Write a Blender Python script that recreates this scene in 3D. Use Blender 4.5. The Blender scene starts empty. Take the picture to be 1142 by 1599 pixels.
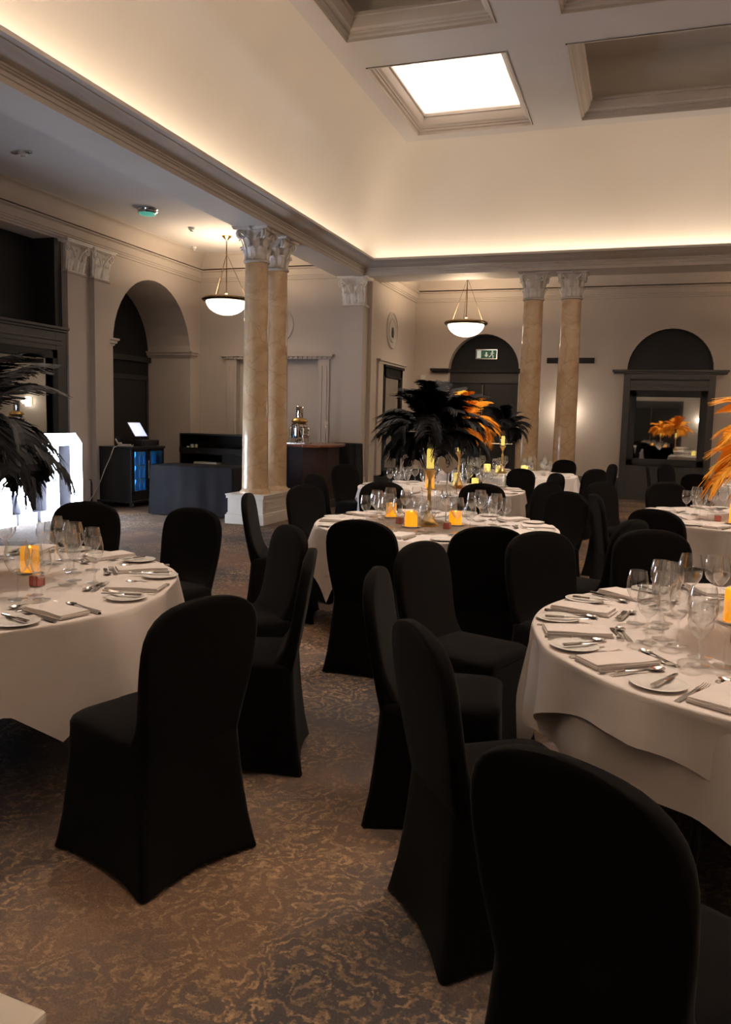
import bpy, bmesh, math, random
from math import sin, cos, pi, radians, sqrt, atan2
from mathutils import Vector, Matrix
random.seed(7)
S = bpy.context.scene
COL = S.collection

# ------------------------------------------------------------------ camera
YAW, PITCH, ROLL, FPX, CAMH = 0.32512741, 0.11410553, 0.02421683, 1264.24, 1.5
fw = Vector((-sin(YAW)*cos(PITCH), cos(YAW)*cos(PITCH), -sin(PITCH)))
r0 = fw.cross(Vector((0, 0, 1))).normalized(); u0 = r0.cross(fw)
rr = r0*cos(ROLL) + u0*sin(ROLL); uu = u0*cos(ROLL) - r0*sin(ROLL)
cam = bpy.data.cameras.new('camera'); camo = bpy.data.objects.new('camera', cam); COL.objects.link(camo)
camo.matrix_world = Matrix(((rr.x, uu.x, -fw.x, 0), (rr.y, uu.y, -fw.y, 0), (rr.z, uu.z, -fw.z, CAMH), (0, 0, 0, 1)))
cam.sensor_fit = 'VERTICAL'; cam.sensor_height = 36.0; cam.lens = FPX/1599*36.0
cam.clip_start = 0.05; cam.clip_end = 100
S.camera = camo

# ------------------------------------------------------------------ view, world, cycles
S.view_settings.view_transform = 'Standard'; S.view_settings.look = 'None'
S.view_settings.gamma = 1.0; S.view_settings.use_curve_mapping = False
S.view_settings.exposure = 0.5
w = bpy.data.worlds.new('world'); S.world = w; w.use_nodes = True
w.node_tree.nodes['Background'].inputs[0].default_value = (0.9, 0.8, 0.7, 1)
w.node_tree.nodes['Background'].inputs[1].default_value = 0.0
cy = S.cycles
cy.max_bounces = 12; cy.diffuse_bounces = 5; cy.glossy_bounces = 4; cy.transmission_bounces = 10; cy.transparent_max_bounces = 40
cy.caustics_reflective = False; cy.caustics_refractive = False; cy.sample_clamp_indirect = 3.0
cy.use_denoising = True

# ------------------------------------------------------------------ room dimensions
XL, XLI, XLO = -4.88, -4.88, -5.40      # left lintel inner / outer faces
YB, YBO = 14.06, 14.80                  # back lintel inner / outer faces
XR, YF = 6.70, -3.4                     # right wall, wall behind the viewer
ZS, ZA, ZC = 4.05, 4.58, 5.93           # soffit, aisle ceiling, main ceiling
XW, YE = -8.40, 14.40                   # left wall, end wall of left aisle
XSD, YBK = -4.82, 17.40                 # side wall of the back aisle, back wall
WARM = (1.0, 0.79, 0.58); WARM2 = (1.0, 0.80, 0.60); COOL = (0.72, 0.83, 1.0)

# ------------------------------------------------------------------ big lights
def area(name, loc, rot, sx, sy, power, col, shape='RECTANGLE', spread=pi):
    l = bpy.data.lights.new(name, 'AREA'); l.shape = shape; l.size = sx; l.size_y = sy
    l.energy = power; l.color = col; l.spread = spread
    o = bpy.data.objects.new(name, l); COL.objects.link(o); o.location = loc; o.rotation_euler = rot
    return o
COVE = 3.7                              # watts per metre of cove strip
ym = (YF+YB)/2; yl = YB-YF-.5; xm = (XL+XR)/2; xl = XR-XL-.5
area('cove_light', (XL+.115, ym, 4.275), (pi, radians(12), 0), .04, yl, COVE*yl, WARM)
area('cove_light', (XR-.115, ym, 4.275), (pi, radians(-12), 0), .04, yl, COVE*yl, WARM)
area('cove_light', (xm, YB-.115, 4.275), (radians(180+12), 0, 0), xl, .04, COVE*xl, WARM)
area('cove_light', (xm, YF+.115, 4.275), (radians(180-12), 0, 0), xl, .04, COVE*xl, WARM)

def spot(loc, tgt, power, ang=34):
    l = bpy.data.lights.new('table_fill_spot', 'SPOT'); l.energy = power; l.color = (1., .84, .70); l.shadow_soft_size = .10; l.spot_size = radians(ang); l.spot_blend = .9
    o = bpy.data.objects.new('table_fill_spot', l); COL.objects.link(o); o.location = loc
    o.rotation_euler = (Vector(tgt)-Vector(loc)).to_track_quat('-Z', 'Y').to_euler()
SPW = 620  # added spots without visible fixtures, one aimed to brighten each table top
for loc, tgt, pw_ in (((-2.7, 4.9, 6.3), (-2.86, 2.7, .75), .55), ((.9, 4.9, 6.3), (.66, 3.15, .75), .85), ((-.6, 5.6, 6.3), (-1.38, 5.7, .75), 1.1), ((-2.2, 8.3, 6.3), (-2.1, 8.85, .75), 1.1), ((.2, 8.6, 6.3), (-1.85, 12.0, .75), 1.5), ((1.6, 8.3, 6.3), (1.02, 7.35, .75), 1.1), ((2.2, 9.2, 6.3), (1.72, 12.1, .75), 1.2)):
    spot(loc, tgt, SPW*pw_)

# ------------------------------------------------------------------ materials
M = {}
def mat(name, col, rough=.6, metal=0., spec=.5, emit=None, es=0., **kw):
    m = bpy.data.materials.new(name); m.use_nodes = True; M[name] = m
    b = m.node_tree.nodes['Principled BSDF']
    b.inputs['Base Color'].default_value = (*col, 1); b.inputs['Roughness'].default_value = rough
    b.inputs['Metallic'].default_value = metal; b.inputs['Specular IOR Level'].default_value = spec
    if emit: b.inputs['Emission Color'].default_value = (*emit, 1); b.inputs['Emission Strength'].default_value = es
    for k, v in kw.items(): b.inputs[k.replace('_', ' ')].default_value = v
    return m
def nd(m, t, **kw):
    n = m.node_tree.nodes.new(t)
    for k, v in kw.items(): setattr(n, k, v)
    return n
def lk(m, a, b): m.node_tree.links.new(a, b)
def mottle(m, c1, c2, scale=3., bump=0., bscale=60., detail=4., coord='Object'):
    b = m.node_tree.nodes['Principled BSDF']
    tc = nd(m, 'ShaderNodeTexCoord'); n = nd(m, 'ShaderNodeTexNoise'); n.inputs['Scale'].default_value = scale; n.inputs['Detail'].default_value = detail
    cr = nd(m, 'ShaderNodeValToRGB'); cr.color_ramp.elements[0].position = .3; cr.color_ramp.elements[1].position = .7
    cr.color_ramp.elements[0].color = (*c1, 1); cr.color_ramp.elements[1].color = (*c2, 1)
    lk(m, tc.outputs[coord], n.inputs['Vector']); lk(m, n.outputs['Fac'], cr.inputs['Fac']); lk(m, cr.outputs['Color'], b.inputs['Base Color'])
    if bump:
        n2 = nd(m, 'ShaderNodeTexNoise'); n2.inputs['Scale'].default_value = bscale; bp = nd(m, 'ShaderNodeBump'); bp.inputs['Strength'].default_value = bump; bp.inputs['Distance'].default_value = .004
        lk(m, tc.outputs[coord], n2.inputs['Vector']); lk(m, n2.outputs['Fac'], bp.inputs['Height']); lk(m, bp.outputs['Normal'], b.inputs['Normal'])
    return m
mottle(mat('wall_paint', (.48, .42, .38), .75), (.455, .405, .365), (.485, .43, .39), 1.2, .15, 90)
mottle(mat('cornice_paint', (.48, .44, .41), .6), (.47, .43, .395), (.50, .46, .43), 1.5, .05, 60)
mottle(mat('cove_plaster', (.6, .56, .5), .85), (.58, .545, .50), (.62, .58, .53), .8, .1, 40)
mottle(mat('ceiling_paint', (.53, .51, .52), .85), (.50, .485, .49), (.54, .52, .525), .8)
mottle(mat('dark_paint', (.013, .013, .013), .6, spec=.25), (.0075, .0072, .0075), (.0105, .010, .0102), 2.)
mottle(mat('charcoal_paint', (.05, .05, .05), .4), (.016, .015, .015), (.021, .020, .019), 2.)
mottle(mat('skirting_paint', (.015, .017, .022), .35), (.013, .015, .02), (.018, .02, .026), 2.)
mottle(mat('plaster_white', (.8, .77, .74), .6), (.74, .71, .68), (.84, .81, .78), 14., .3, 120)
mottle(mat('spandex', (.006, .006, .006), .95, spec=0.), (.0032, .0029, .0029), (.0042, .0038, .0037), 6.)
M['spandex'].node_tree.nodes['Principled BSDF'].inputs['Sheen Weight'].default_value = .03
M['spandex'].node_tree.nodes['Principled BSDF'].inputs['Sheen Roughness'].default_value = .4
mottle(mat('linen', (.6, .56, .52), .8), (.63, .565, .53), (.68, .615, .58), 5., .25, 500)
mottle(mat('napkin_linen', (.6, .56, .52), .8), (.66, .595, .56), (.72, .655, .62), 9., .3, 700)
mottle(mat('black_cloth', (.01, .012, .02), .9, spec=.06), (.0095, .0095, .0115), (.013, .013, .0155), 5., .2, 300)
mottle(mat('china', (.7, .67, .63), .25), (.7, .67, .63), (.73, .7, .66), 3.)
mottle(mat('black_plastic', (.008, .008, .01), .35), (.007, .007, .009), (.010, .010, .012), 8.)
mottle(mat('white_plastic', (.6, .6, .58), .4), (.55, .55, .53), (.65, .65, .63), 8.)
mottle(mat('white_gloss_paint', (.75, .7, .63), .35), (.68, .63, .56), (.74, .69, .62), 3.)
mottle(mat('steel', (.6, .58, .56), .18, 1.), (.6, .58, .56), (.72, .70, .68), 20.)
mottle(mat('chrome', (.75, .75, .76), .08, 1.), (.72, .72, .73), (.8, .8, .81), 20.)
mottle(mat('gold_metal', (.55, .36, .13), .28, 1.), (.50, .32, .11), (.60, .40, .15), 20.)
mottle(mat('bronze', (.14, .09, .05), .3, 1.), (.12, .08, .045), (.18, .12, .07), 20.)
mottle(mat('brass', (.5, .36, .16), .25, 1.), (.45, .32, .14), (.55, .4, .18), 20.)
mottle(mat('mirror_glass', (.6, .6, .6), .02, 1.), (.55, .56, .55), (.58, .59, .58), 1.)
mottle(mat('dark_glass', (.01, .01, .012), .05), (.008, .008, .01), (.012, .012, .014), 1.)
mottle(mat('mahogany', (.16, .05, .025), .3), (.13, .04, .02), (.22, .07, .035), 9.)
mottle(mat('dark_wood', (.02, .01, .008), .45, spec=.2), (.016, .008, .007), (.028, .014, .011), 9.)
mottle(mat('feather_black', (.004, .004, .005), .6, spec=.12), (.003, .003, .004), (.007, .007, .009), 9.)
mottle(mat('feather_orange', (.9, .3, .02), .7, spec=.2), (.95, .36, .012), (1., .50, .05), 9.)
mottle(mat('grey_panel', (.35, .35, .4), .5), (.33, .33, .38), (.37, .37, .42), 3.)
mottle(mat('pink_glass', (.35, .08, .07), .15), (.3, .07, .06), (.42, .12, .10), 30.)
mat('black_wick', (.01, .01, .01), .8)
mat('candle_wax', (.95, .42, .03), .5, emit=(1., .36, .008), es=.6)
mat('candle_flame', (1, .8, .3), .5, emit=(1., .62, .12), es=3.)
mat('candle_pale', (.9, .8, .3), .5, emit=(1., .72, .14), es=.7)
mat('led_white', (1, 1, 1), .5, emit=COOL, es=22.0)
mat('led_bulb', (1, 1, 1), .5, emit=COOL, es=60.)
mat('bowl_glow', (1, 1, 1), .3, emit=(1., .86, .70), es=3.2)
mat('sconce_glow', (1, 1, 1), .3, emit=(1., .86, .70), es=10)
mat('screen_glow', (.3, .35, .5), .2, emit=(.42, .50, .85), es=.9)
mat('exit_white', (.8, .85, .8), .4, emit=(.8, .95, .85), es=.16)
mat('exit_green', (.0, .12, .07), .4, emit=(0., .1, .06), es=.08)
mat('green_lens', (.15, .5, .4), .3, emit=(.1, .5, .38), es=.35)
mat('fridge_glow', (.1, .5, .8), .4, emit=(.04, .38, .9), es=2.2)
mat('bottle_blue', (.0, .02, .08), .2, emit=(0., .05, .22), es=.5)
mat('coffer_led', (1, 1, 1), .4, emit=WARM2, es=3.)
# glass
g = mat('glass', (1, 1, 1), .03)
nt = g.node_tree; outp = nt.nodes['Material Output']
tr = nd(g, 'ShaderNodeBsdfTransparent'); tr.inputs['Color'].default_value = (.975, .98, .98, 1)
gl = nd(g, 'ShaderNodeBsdfGlossy'); gl.inputs['Roughness'].default_value = .03; gl.inputs['Color'].default_value = (1, 1, 1, 1)
lw_ = nd(g, 'ShaderNodeLayerWeight'); lw_.inputs['Blend'].default_value = .5
pw = nd(g, 'ShaderNodeMath', operation='POWER'); pw.inputs[1].default_value = 3.2; lk(g, lw_.outputs['Facing'], pw.inputs[0])
fr = nd(g, 'ShaderNodeMath', operation='MULTIPLY_ADD'); fr.inputs[1].default_value = .85; fr.inputs[2].default_value = .075; lk(g, pw.outputs[0], fr.inputs[0])
mxs = nd(g, 'ShaderNodeMixShader'); lk(g, fr.outputs[0], mxs.inputs[0]); lk(g, tr.outputs[0], mxs.inputs[1]); lk(g, gl.outputs[0], mxs.inputs[2]); lk(g, mxs.outputs[0], outp.inputs['Surface'])
# marble
m = mat('marble', (.6, .45, .3), .12); b = m.node_tree.nodes['Principled BSDF']
tc = nd(m, 'ShaderNodeTexCoord'); n1 = nd(m, 'ShaderNodeTexNoise'); n1.inputs['Scale'].default_value = 2.2; n1.inputs['Detail'].default_value = 6; n1.inputs['Distortion'].default_value = 1.2
cr = nd(m, 'ShaderNodeValToRGB'); e = cr.color_ramp.elements; e[0].position = .3; e[0].color = (.46, .31, .18, 1); e[1].position = .7; e[1].color = (.66, .52, .36, 1)
vo = nd(m, 'ShaderNodeTexVoronoi'); vo.feature = 'DISTANCE_TO_EDGE'; vo.inputs['Scale'].default_value = 3.2
mx0 = nd(m, 'ShaderNodeMixRGB'); mx0.blend_type = 'ADD'; mx0.inputs['Fac'].default_value = .35
cr2 = nd(m, 'ShaderNodeValToRGB'); e = cr2.color_ramp.elements; e[0].position = .0; e[0].color = (1, 1, 1, 1); e[1].position = .035; e[1].color = (0, 0, 0, 1)
mx = nd(m, 'ShaderNodeMixRGB'); mx.inputs['Color2'].default_value = (.36, .22, .12, 1)
mul = nd(m, 'ShaderNodeMath', operation='MULTIPLY'); mul.inputs[1].default_value = .45
lk(m, tc.outputs['Object'], n1.inputs['Vector']); lk(m, n1.outputs['Fac'], cr.inputs['Fac'])
lk(m, tc.outputs['Object'], mx0.inputs['Color1']); lk(m, n1.outputs['Color'], mx0.inputs['Color2']); lk(m, mx0.outputs['Color'], vo.inputs['Vector'])
lk(m, vo.outputs['Distance'], cr2.inputs['Fac']); lk(m, cr2.outputs['Color'], mul.inputs[0]); lk(m, mul.outputs[0], mx.inputs['Fac'])
lk(m, cr.outputs['Color'], mx.inputs['Color1']); lk(m, mx.outputs['Color'], b.inputs['Base Color'])
# carpet: scrolling damask, slate ground with brown and gold swirls
m = mat('carpet', (.05, .04, .03), .95, spec=.1); b = m.node_tree.nodes['Principled BSDF']
tc = nd(m, 'ShaderNodeTexCoord')
wn = nd(m, 'ShaderNodeTexNoise'); wn.inputs['Scale'].default_value = 3.2; wn.inputs['Detail'].default_value = 3
lk(m, tc.outputs['Object'], wn.inputs['Vector'])
ad = nd(m, 'ShaderNodeMixRGB'); ad.blend_type = 'ADD'; ad.inputs['Fac'].default_value = .55
lk(m, tc.outputs['Object'], ad.inputs['Color1']); lk(m, wn.outputs['Color'], ad.inputs['Color2'])
v1 = nd(m, 'ShaderNodeTexVoronoi'); v1.inputs['Scale'].default_value = 3.0; lk(m, ad.outputs['Color'], v1.inputs['Vector'])
ml = nd(m, 'ShaderNodeMath', operation='MULTIPLY'); ml.inputs[1].default_value = 34.; lk(m, v1.outputs['Distance'], ml.inputs[0])
wn2 = nd(m, 'ShaderNodeTexNoise'); wn2.inputs['Scale'].default_value = 11.; wn2.inputs['Detail'].default_value = 6; wn2.inputs['Roughness'].default_value = .62; lk(m, tc.outputs['Object'], wn2.inputs['Vector'])
ml2 = nd(m, 'ShaderNodeMath', operation='MULTIPLY'); ml2.inputs[1].default_value = 22.; lk(m, wn2.outputs['Fac'], ml2.inputs[0])
ad2 = nd(m, 'ShaderNodeMath', operation='ADD'); lk(m, ml.outputs[0], ad2.inputs[0]); lk(m, ml2.outputs[0], ad2.inputs[1])
sn = nd(m, 'ShaderNodeMath', operation='SINE'); lk(m, ad2.outputs[0], sn.inputs[0])
crl = nd(m, 'ShaderNodeValToRGB'); e = crl.color_ramp.elements; e[0].position = .15; e[0].color = (0, 0, 0, 1); e[1].position = .95; e[1].color = (1, 1, 1, 1)
lk(m, sn.outputs[0], crl.inputs['Fac'])
pn = nd(m, 'ShaderNodeTexNoise'); pn.inputs['Scale'].default_value = 1.5; pn.inputs['Detail'].default_value = 5; pn.inputs['Roughness'].default_value = .6; lk(m, tc.outputs['Object'], pn.inputs['Vector'])
crp = nd(m, 'ShaderNodeValToRGB'); e = crp.color_ramp.elements; e[0].position = .40; e[0].color = (.08, .08, .08, 1); e[1].position = .60; e[1].color = (1, 1, 1, 1); lk(m, pn.outputs['Fac'], crp.inputs['Fac'])
bk = nd(m, 'ShaderNodeTexNoise'); bk.inputs['Scale'].default_value = 26.; bk.inputs['Detail'].default_value = 3; bk.inputs['Distortion'].default_value = 1.5; lk(m, tc.outputs['Object'], bk.inputs['Vector'])
crk = nd(m, 'ShaderNodeValToRGB'); e = crk.color_ramp.elements; e[0].position = .42; e[0].color = (.0, .0, .0, 1); e[1].position = .58; e[1].color = (1, 1, 1, 1); lk(m, bk.outputs['Fac'], crk.inputs['Fac'])
mk0 = nd(m, 'ShaderNodeMath', operation='MULTIPLY'); lk(m, crl.outputs['Color'], mk0.inputs[0]); lk(m, crk.outputs['Color'], mk0.inputs[1])
v2 = nd(m, 'ShaderNodeTexVoronoi'); v2.inputs['Scale'].default_value = 1.9; lk(m, ad.outputs['Color'], v2.inputs['Vector'])
mlb = nd(m, 'ShaderNodeMath', operation='MULTIPLY_ADD'); mlb.inputs[1].default_value = 46.; lk(m, v2.outputs['Distance'], mlb.inputs[0]); lk(m, ml2.outputs[0], mlb.inputs[2])
snb = nd(m, 'ShaderNodeMath', operation='SINE'); lk(m, mlb.outputs[0], snb.inputs[0])
cr5 = nd(m, 'ShaderNodeValToRGB'); e = cr5.color_ramp.elements; e[0].position = .1; e[0].color = (0, 0, 0, 1); e[1].position = .9; e[1].color = (1, 1, 1, 1); lk(m, snb.outputs[0], cr5.inputs['Fac'])
inv = nd(m, 'ShaderNodeMath', operation='SUBTRACT'); inv.inputs[0].default_value = 1.; lk(m, crk.outputs['Color'], inv.inputs[1])
mkb = nd(m, 'ShaderNodeMath', operation='MULTIPLY'); lk(m, cr5.outputs['Color'], mkb.inputs[0]); lk(m, inv.outputs[0], mkb.inputs[1])
mkc = nd(m, 'ShaderNodeMath', operation='MULTIPLY'); mkc.inputs[1].default_value = .55; lk(m, mkb.outputs[0], mkc.inputs[0])
mk1 = nd(m, 'ShaderNodeMath', operation='MAXIMUM'); lk(m, mk0.outputs[0], mk1.inputs[0]); lk(m, mkc.outputs[0], mk1.inputs[1]); mk0 = mk1
mk = nd(m, 'ShaderNodeMath', operation='MULTIPLY'); lk(m, mk0.outputs[0], mk.inputs[0]); lk(m, crp.outputs['Color'], mk.inputs[1])
bn = nd(m, 'ShaderNodeTexNoise'); bn.inputs['Scale'].default_value = 1.1; bn.inputs['Detail'].default_value = 6; lk(m, ad.outputs['Color'], bn.inputs['Vector'])
crb = nd(m, 'ShaderNodeValToRGB'); e = crb.color_ramp.elements; e[0].position = .38; e[0].color = (.034, .033, .037, 1); e[1].position = .66; e[1].color = (.125, .078, .052, 1)
e2 = crb.color_ramp.elements.new(.5); e2.color = (.075, .056, .048, 1); lk(m, bn.outputs['Fac'], crb.inputs['Fac'])
mxc = nd(m, 'ShaderNodeMixRGB'); mxc.inputs['Color2'].default_value = (.42, .275, .155, 1)
mk2 = nd(m, 'ShaderNodeMath', operation='MULTIPLY'); mk2.inputs[1].default_value = .8; lk(m, mk.outputs[0], mk2.inputs[0]); lk(m, mk2.outputs[0], mxc.inputs['Fac'])
lk(m, crb.outputs['Color'], mxc.inputs['Color1'])
fn = nd(m, 'ShaderNodeTexNoise'); fn.inputs['Scale'].default_value = 160.; fn.inputs['Detail'].default_value = 2; lk(m, tc.outputs['Object'], fn.inputs['Vector'])
crf = nd(m, 'ShaderNodeValToRGB'); e = crf.color_ramp.elements; e[0].position = .25; e[0].color = (.55, .55, .55, 1); e[1].position = .75; e[1].color = (1.35, 1.35, 1.35, 1); lk(m, fn.outputs['Fac'], crf.inputs['Fac'])
mm = nd(m, 'ShaderNodeMixRGB'); mm.blend_type = 'MULTIPLY'; mm.inputs['Fac'].default_value = .8; lk(m, mxc.outputs['Color'], mm.inputs['Color1']); lk(m, crf.outputs['Color'], mm.inputs['Color2'])
lk(m, mm.outputs['Color'], b.inputs['Base Color'])
bp = nd(m, 'ShaderNodeBump'); bp.inputs['Strength'].default_value = .5; bp.inputs['Distance'].default_value = .004; lk(m, fn.outputs['Fac'], bp.inputs['Height']); lk(m, bp.outputs['Normal'], b.inputs['Normal'])

# ------------------------------------------------------------------ mesh helpers
class MB:
    def __init__(s): s.v = []; s.f = []
    def add(s, vs, fs):
        o = len(s.v); s.v += [tuple(p) for p in vs]; s.f += [tuple(i+o for i in f) for f in fs]; return s
    def box(s, x0, x1, y0, y1, z0, z1):
        return s.add([(x0,y0,z0),(x1,y0,z0),(x1,y1,z0),(x0,y1,z0),(x0,y0,z1),(x1,y0,z1),(x1,y1,z1),(x0,y1,z1)],
                     [(0,3,2,1),(4,5,6,7),(0,1,5,4),(1,2,6,5),(2,3,7,6),(3,0,4,7)])
    def quad(s, a, b, c, d): return s.add([a, b, c, d], [(0,1,2,3)])
    def lathe(s, prof, n=24, c=(0, 0, 0), a0=0., a1=2*pi):
        full = abs(a1-a0-2*pi) < 1e-6; k = n if full else n+1; m_ = len(prof); vs = []
        for i in range(k):
            a = a0+(a1-a0)*i/n
            for (r, z) in prof: vs.append((c[0]+r*cos(a), c[1]+r*sin(a), c[2]+z))
        fs = []
        for i in range(n):
            j = (i+1) % k if full else i+1
            for q in range(m_-1):
                if prof[q][0] < 1e-6 and prof[q+1][0] < 1e-6: continue
                fs.append((i*m_+q, j*m_+q, j*m_+q+1, i*m_+q+1))
        return s.add(vs, fs)
    def tube(s, pts, r, n=8, cap=True):
        pts = [Vector(p) for p in pts]; rs = r if isinstance(r, (list, tuple)) else [r]*len(pts)
        vs = []; up = None
        for i, p in enumerate(pts):
            t = (pts[min(i+1, len(pts)-1)]-pts[max(i-1, 0)]).normalized()
            if up is None: up = Vector((0, 0, 1)) if abs(t.z) < .9 else Vector((1, 0, 0))
            x = t.cross(up).normalized(); y = x.cross(t).normalized(); up = y
            for k in range(n):
                a = 2*pi*k/n; vs.append(p+(x*cos(a)+y*sin(a))*rs[i])
        fs = [(i*n+k, i*n+(k+1) % n, (i+1)*n+(k+1) % n, (i+1)*n+k) for i in range(len(pts)-1) for k in range(n)]
        if cap: fs += [tuple(range(n))[::-1], tuple((len(pts)-1)*n+k for k in range(n))]
        return s.add(vs, fs)
    def sweep(s, prof, path, closed=False):
        """prof: (offset to the left of travel, z); path: list of (x, y), mitred corners"""
        P = [Vector(p) for p in path]; n = len(P); vs = []; k = len(prof)
        for i, p in enumerate(P):
            if closed or 0 < i < n-1:
                d0 = (p-P[i-1]).normalized(); d1 = (P[(i+1) % n]-p).normalized()
            elif i == 0: d0 = d1 = (P[1]-p).normalized()
            else: d0 = d1 = (p-P[i-1]).normalized()
            n0 = Vector((-d0.y, d0.x)); n1_ = Vector((-d1.y, d1.x)); b_ = (n0+n1_).normalized(); sc = 1/max(.2, b_.dot(n0))
            for (o, z) in prof: q = p+b_*o*sc; vs.append((q.x, q.y, z))
        fs = []
        for i in range(n if closed else n-1):
            j = (i+1) % n
            for q in range(k-1): fs.append((i*k+q, j*k+q, j*k+q+1, i*k+q+1))
        return s.add(vs, fs)
    def prism(s, poly, z0, z1, ax='z'):
        n = len(poly)
        def P(a, b_, c): return (a, b_, c) if ax == 'z' else ((a, c, b_) if ax == 'y' else (c, a, b_))
        vs = [P(x, y, z0) for x, y in poly]+[P(x, y, z1) for x, y in poly]
        return s.add(vs, [tuple(range(n))[::-1], tuple(range(n, 2*n))]+[(i, (i+1) % n, n+(i+1) % n, n+i) for i in range(n)])
    def xf(s, mtx, start=0):
        s.v[start:] = [tuple(mtx @ Vector(p)) for p in s.v[start:]]; return s
    def build(s, name, mt, parent=None, smooth=False, bevel=0., sharp=None):
        me = bpy.data.meshes.new(name); me.from_pydata(s.v, [], s.f); me.validate()
        bm = bmesh.new(); bm.from_mesh(me); bmesh.ops.recalc_face_normals(bm, faces=bm.faces); bm.to_mesh(me); bm.free()
        if smooth:
            me.polygons.foreach_set('use_smooth', [True]*len(me.polygons))
            if sharp: me.set_sharp_from_angle(angle=radians(sharp))
        o = bpy.data.objects.new(name, me); COL.objects.link(o); me.materials.append(M[mt])
        if parent: o.parent = parent
        if bevel:
            bv = o.modifiers.new('bevel', 'BEVEL'); bv.width = bevel; bv.segments = 2; bv.limit_method = 'ANGLE'
        return o
def tag(o, label, cat, group=None):
    o['label'] = label; o['category'] = cat
    if group: o['group'] = group
    elif 'group' in o: del o['group']
    return o
def struct(o): o['kind'] = 'structure'; return o
def empty(name, loc=(0, 0, 0), rz=0.):
    o = bpy.data.objects.new(name, None); COL.objects.link(o); o.location = loc; o.rotation_euler = (0, 0, rz); o.empty_display_size = .1; return o
def dup(root, loc, rz=None, label=None, group=None, cat=None):
    r = root.copy(); COL.objects.link(r); r.location = loc
    if rz is not None: r.rotation_euler = (root.rotation_euler[0], root.rotation_euler[1], rz)
    for ch in root.children:
        c = ch.copy(); COL.objects.link(c); c.parent = r
        for g_ in ch.children:
            d = g_.copy(); COL.objects.link(d); d.parent = c
    if label: tag(r, label, cat or root['category'], group)
    return r

# ------------------------------------------------------------------ structure: floor, walls
struct(MB().box(-9.6, XR+.3, YF-.3, YBK+.3, -.12, 0).build('floor', 'carpet'))
def wall_with_arch(name, mt, axis, plane, thick, a0, a1, z0, z1, holes, mt2=None):
    """wall in plane axis=plane running a0..a1; holes: (c, r, spring, bottom). Front face plus reveals and back."""
    mb = MB(); N = 20
    def P(a, z, d): return (plane+d, a, z) if axis == 'x' else (a, plane+d, z)
    for d in (0, thick):
        x = a0
        for (c, r, sp, bt) in holes:
            mb.quad(P(x, z0, d), P(c-r, z0, d), P(c-r, z1, d), P(x, z1, d))
            if bt > z0: mb.quad(P(c-r, z0, d), P(c+r, z0, d), P(c+r, bt, d), P(c-r, bt, d))
            pts = [(c-r*cos(pi*i/N), sp+r*sin(pi*i/N)) for i in range(N+1)]
            for i in range(N):
                (xa, za), (xb, zb) = pts[i], pts[i+1]
                mb.quad(P(xa, za, d), P(xb, zb, d), P(xb, z1, d), P(xa, z1, d))
            x = c+r
        mb.quad(P(x, z0, d), P(a1, z0, d), P(a1, z1, d), P(x, z1, d))
    mb.quad(P(a0, z0, 0), P(a0, z1, 0), P(a0, z1, thick), P(a0, z0, thick)); mb.quad(P(a1, z0, 0), P(a1, z1, 0), P(a1, z1, thick), P(a1, z0, thick))
    mb.quad(P(a0, z1, 0), P(a1, z1, 0), P(a1, z1, thick), P(a0, z1, thick))
    for (c, r, sp, bt) in holes:
        mb.quad(P(c-r, bt, 0), P(c-r, sp, 0), P(c-r, sp, thick), P(c-r, bt, thick)); mb.quad(P(c+r, bt, 0), P(c+r, sp, 0), P(c+r, sp, thick), P(c+r, bt, thick))
        for i in range(N):
            a, b_ = pi*i/N, pi*(i+1)/N
            mb.quad(P(c-r*cos(a), sp+r*sin(a), 0), P(c-r*cos(b_), sp+r*sin(b_), 0), P(c-r*cos(b_), sp+r*sin(b_), thick), P(c-r*cos(a), sp+r*sin(a), thick))
    return struct(mb.build(name, mt))
AC, AR, ASP = 12.80, 1.22, 2.64     # left arch
wall_with_arch('wall_left', 'wall_paint', 'x', XW, -.95, 10.34, YE, 0, ZA, [(AC, AR, ASP, 0)])
# dark recess wall beyond the arch and along the near part of the left side
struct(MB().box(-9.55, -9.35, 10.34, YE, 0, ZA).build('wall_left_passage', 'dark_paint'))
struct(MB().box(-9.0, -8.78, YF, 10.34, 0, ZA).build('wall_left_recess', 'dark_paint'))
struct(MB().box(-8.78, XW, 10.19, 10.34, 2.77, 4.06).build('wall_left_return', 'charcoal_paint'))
struct(MB().box(-8.78, XW, YF, 7.0, 0, ZA).box(-8.78, XW, 7.0, 10.34, 4.06, ZA).build('wall_left_near', 'wall_paint'))
# end wall of left aisle with a shallow niche
NX0, NX1, NZ = -7.58, -5.85, 2.60
mb = MB().box(-9.35, NX0, YE, YE+.3, 0, ZA).box(NX1, XSD+.0, YE, YE+.3, 0, ZA).box(NX0, NX1, YE, YE+.3, NZ, ZA).box(NX0, NX1, YE+.12, YE+.3, 0, NZ)
struct(mb.build('wall_left_end', 'wall_paint'))
struct(MB().box(XSD-.3, XSD, YE+.3, YBK, 0, ZA).build('wall_back_side', 'wall_paint'))
DC, DR, DSP = -3.29, .76, 2.60      # door arch on the back wall
FC, FR, FSP = .455, .81, 2.62       # mirror arch on the back wall
wall_with_arch('wall_back', 'wall_paint', 'y', YBK, .3, XSD-.3, XR+.3, 0, ZA, [(DC, DR, DSP, 0), (FC, FR, FSP, 0)])
struct(MB().box(DC-DR-.1, DC+DR+.1, YBK+.24, YBK+.32, 0, 3.5).build('wall_back_tympanum', 'dark_paint'))
struct(MB().box(FC-FR-.1, FC+FR+.1, YBK+.12, YBK+.32, 0, 3.5).build('wall_back_lunette', 'dark_paint'))
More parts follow.
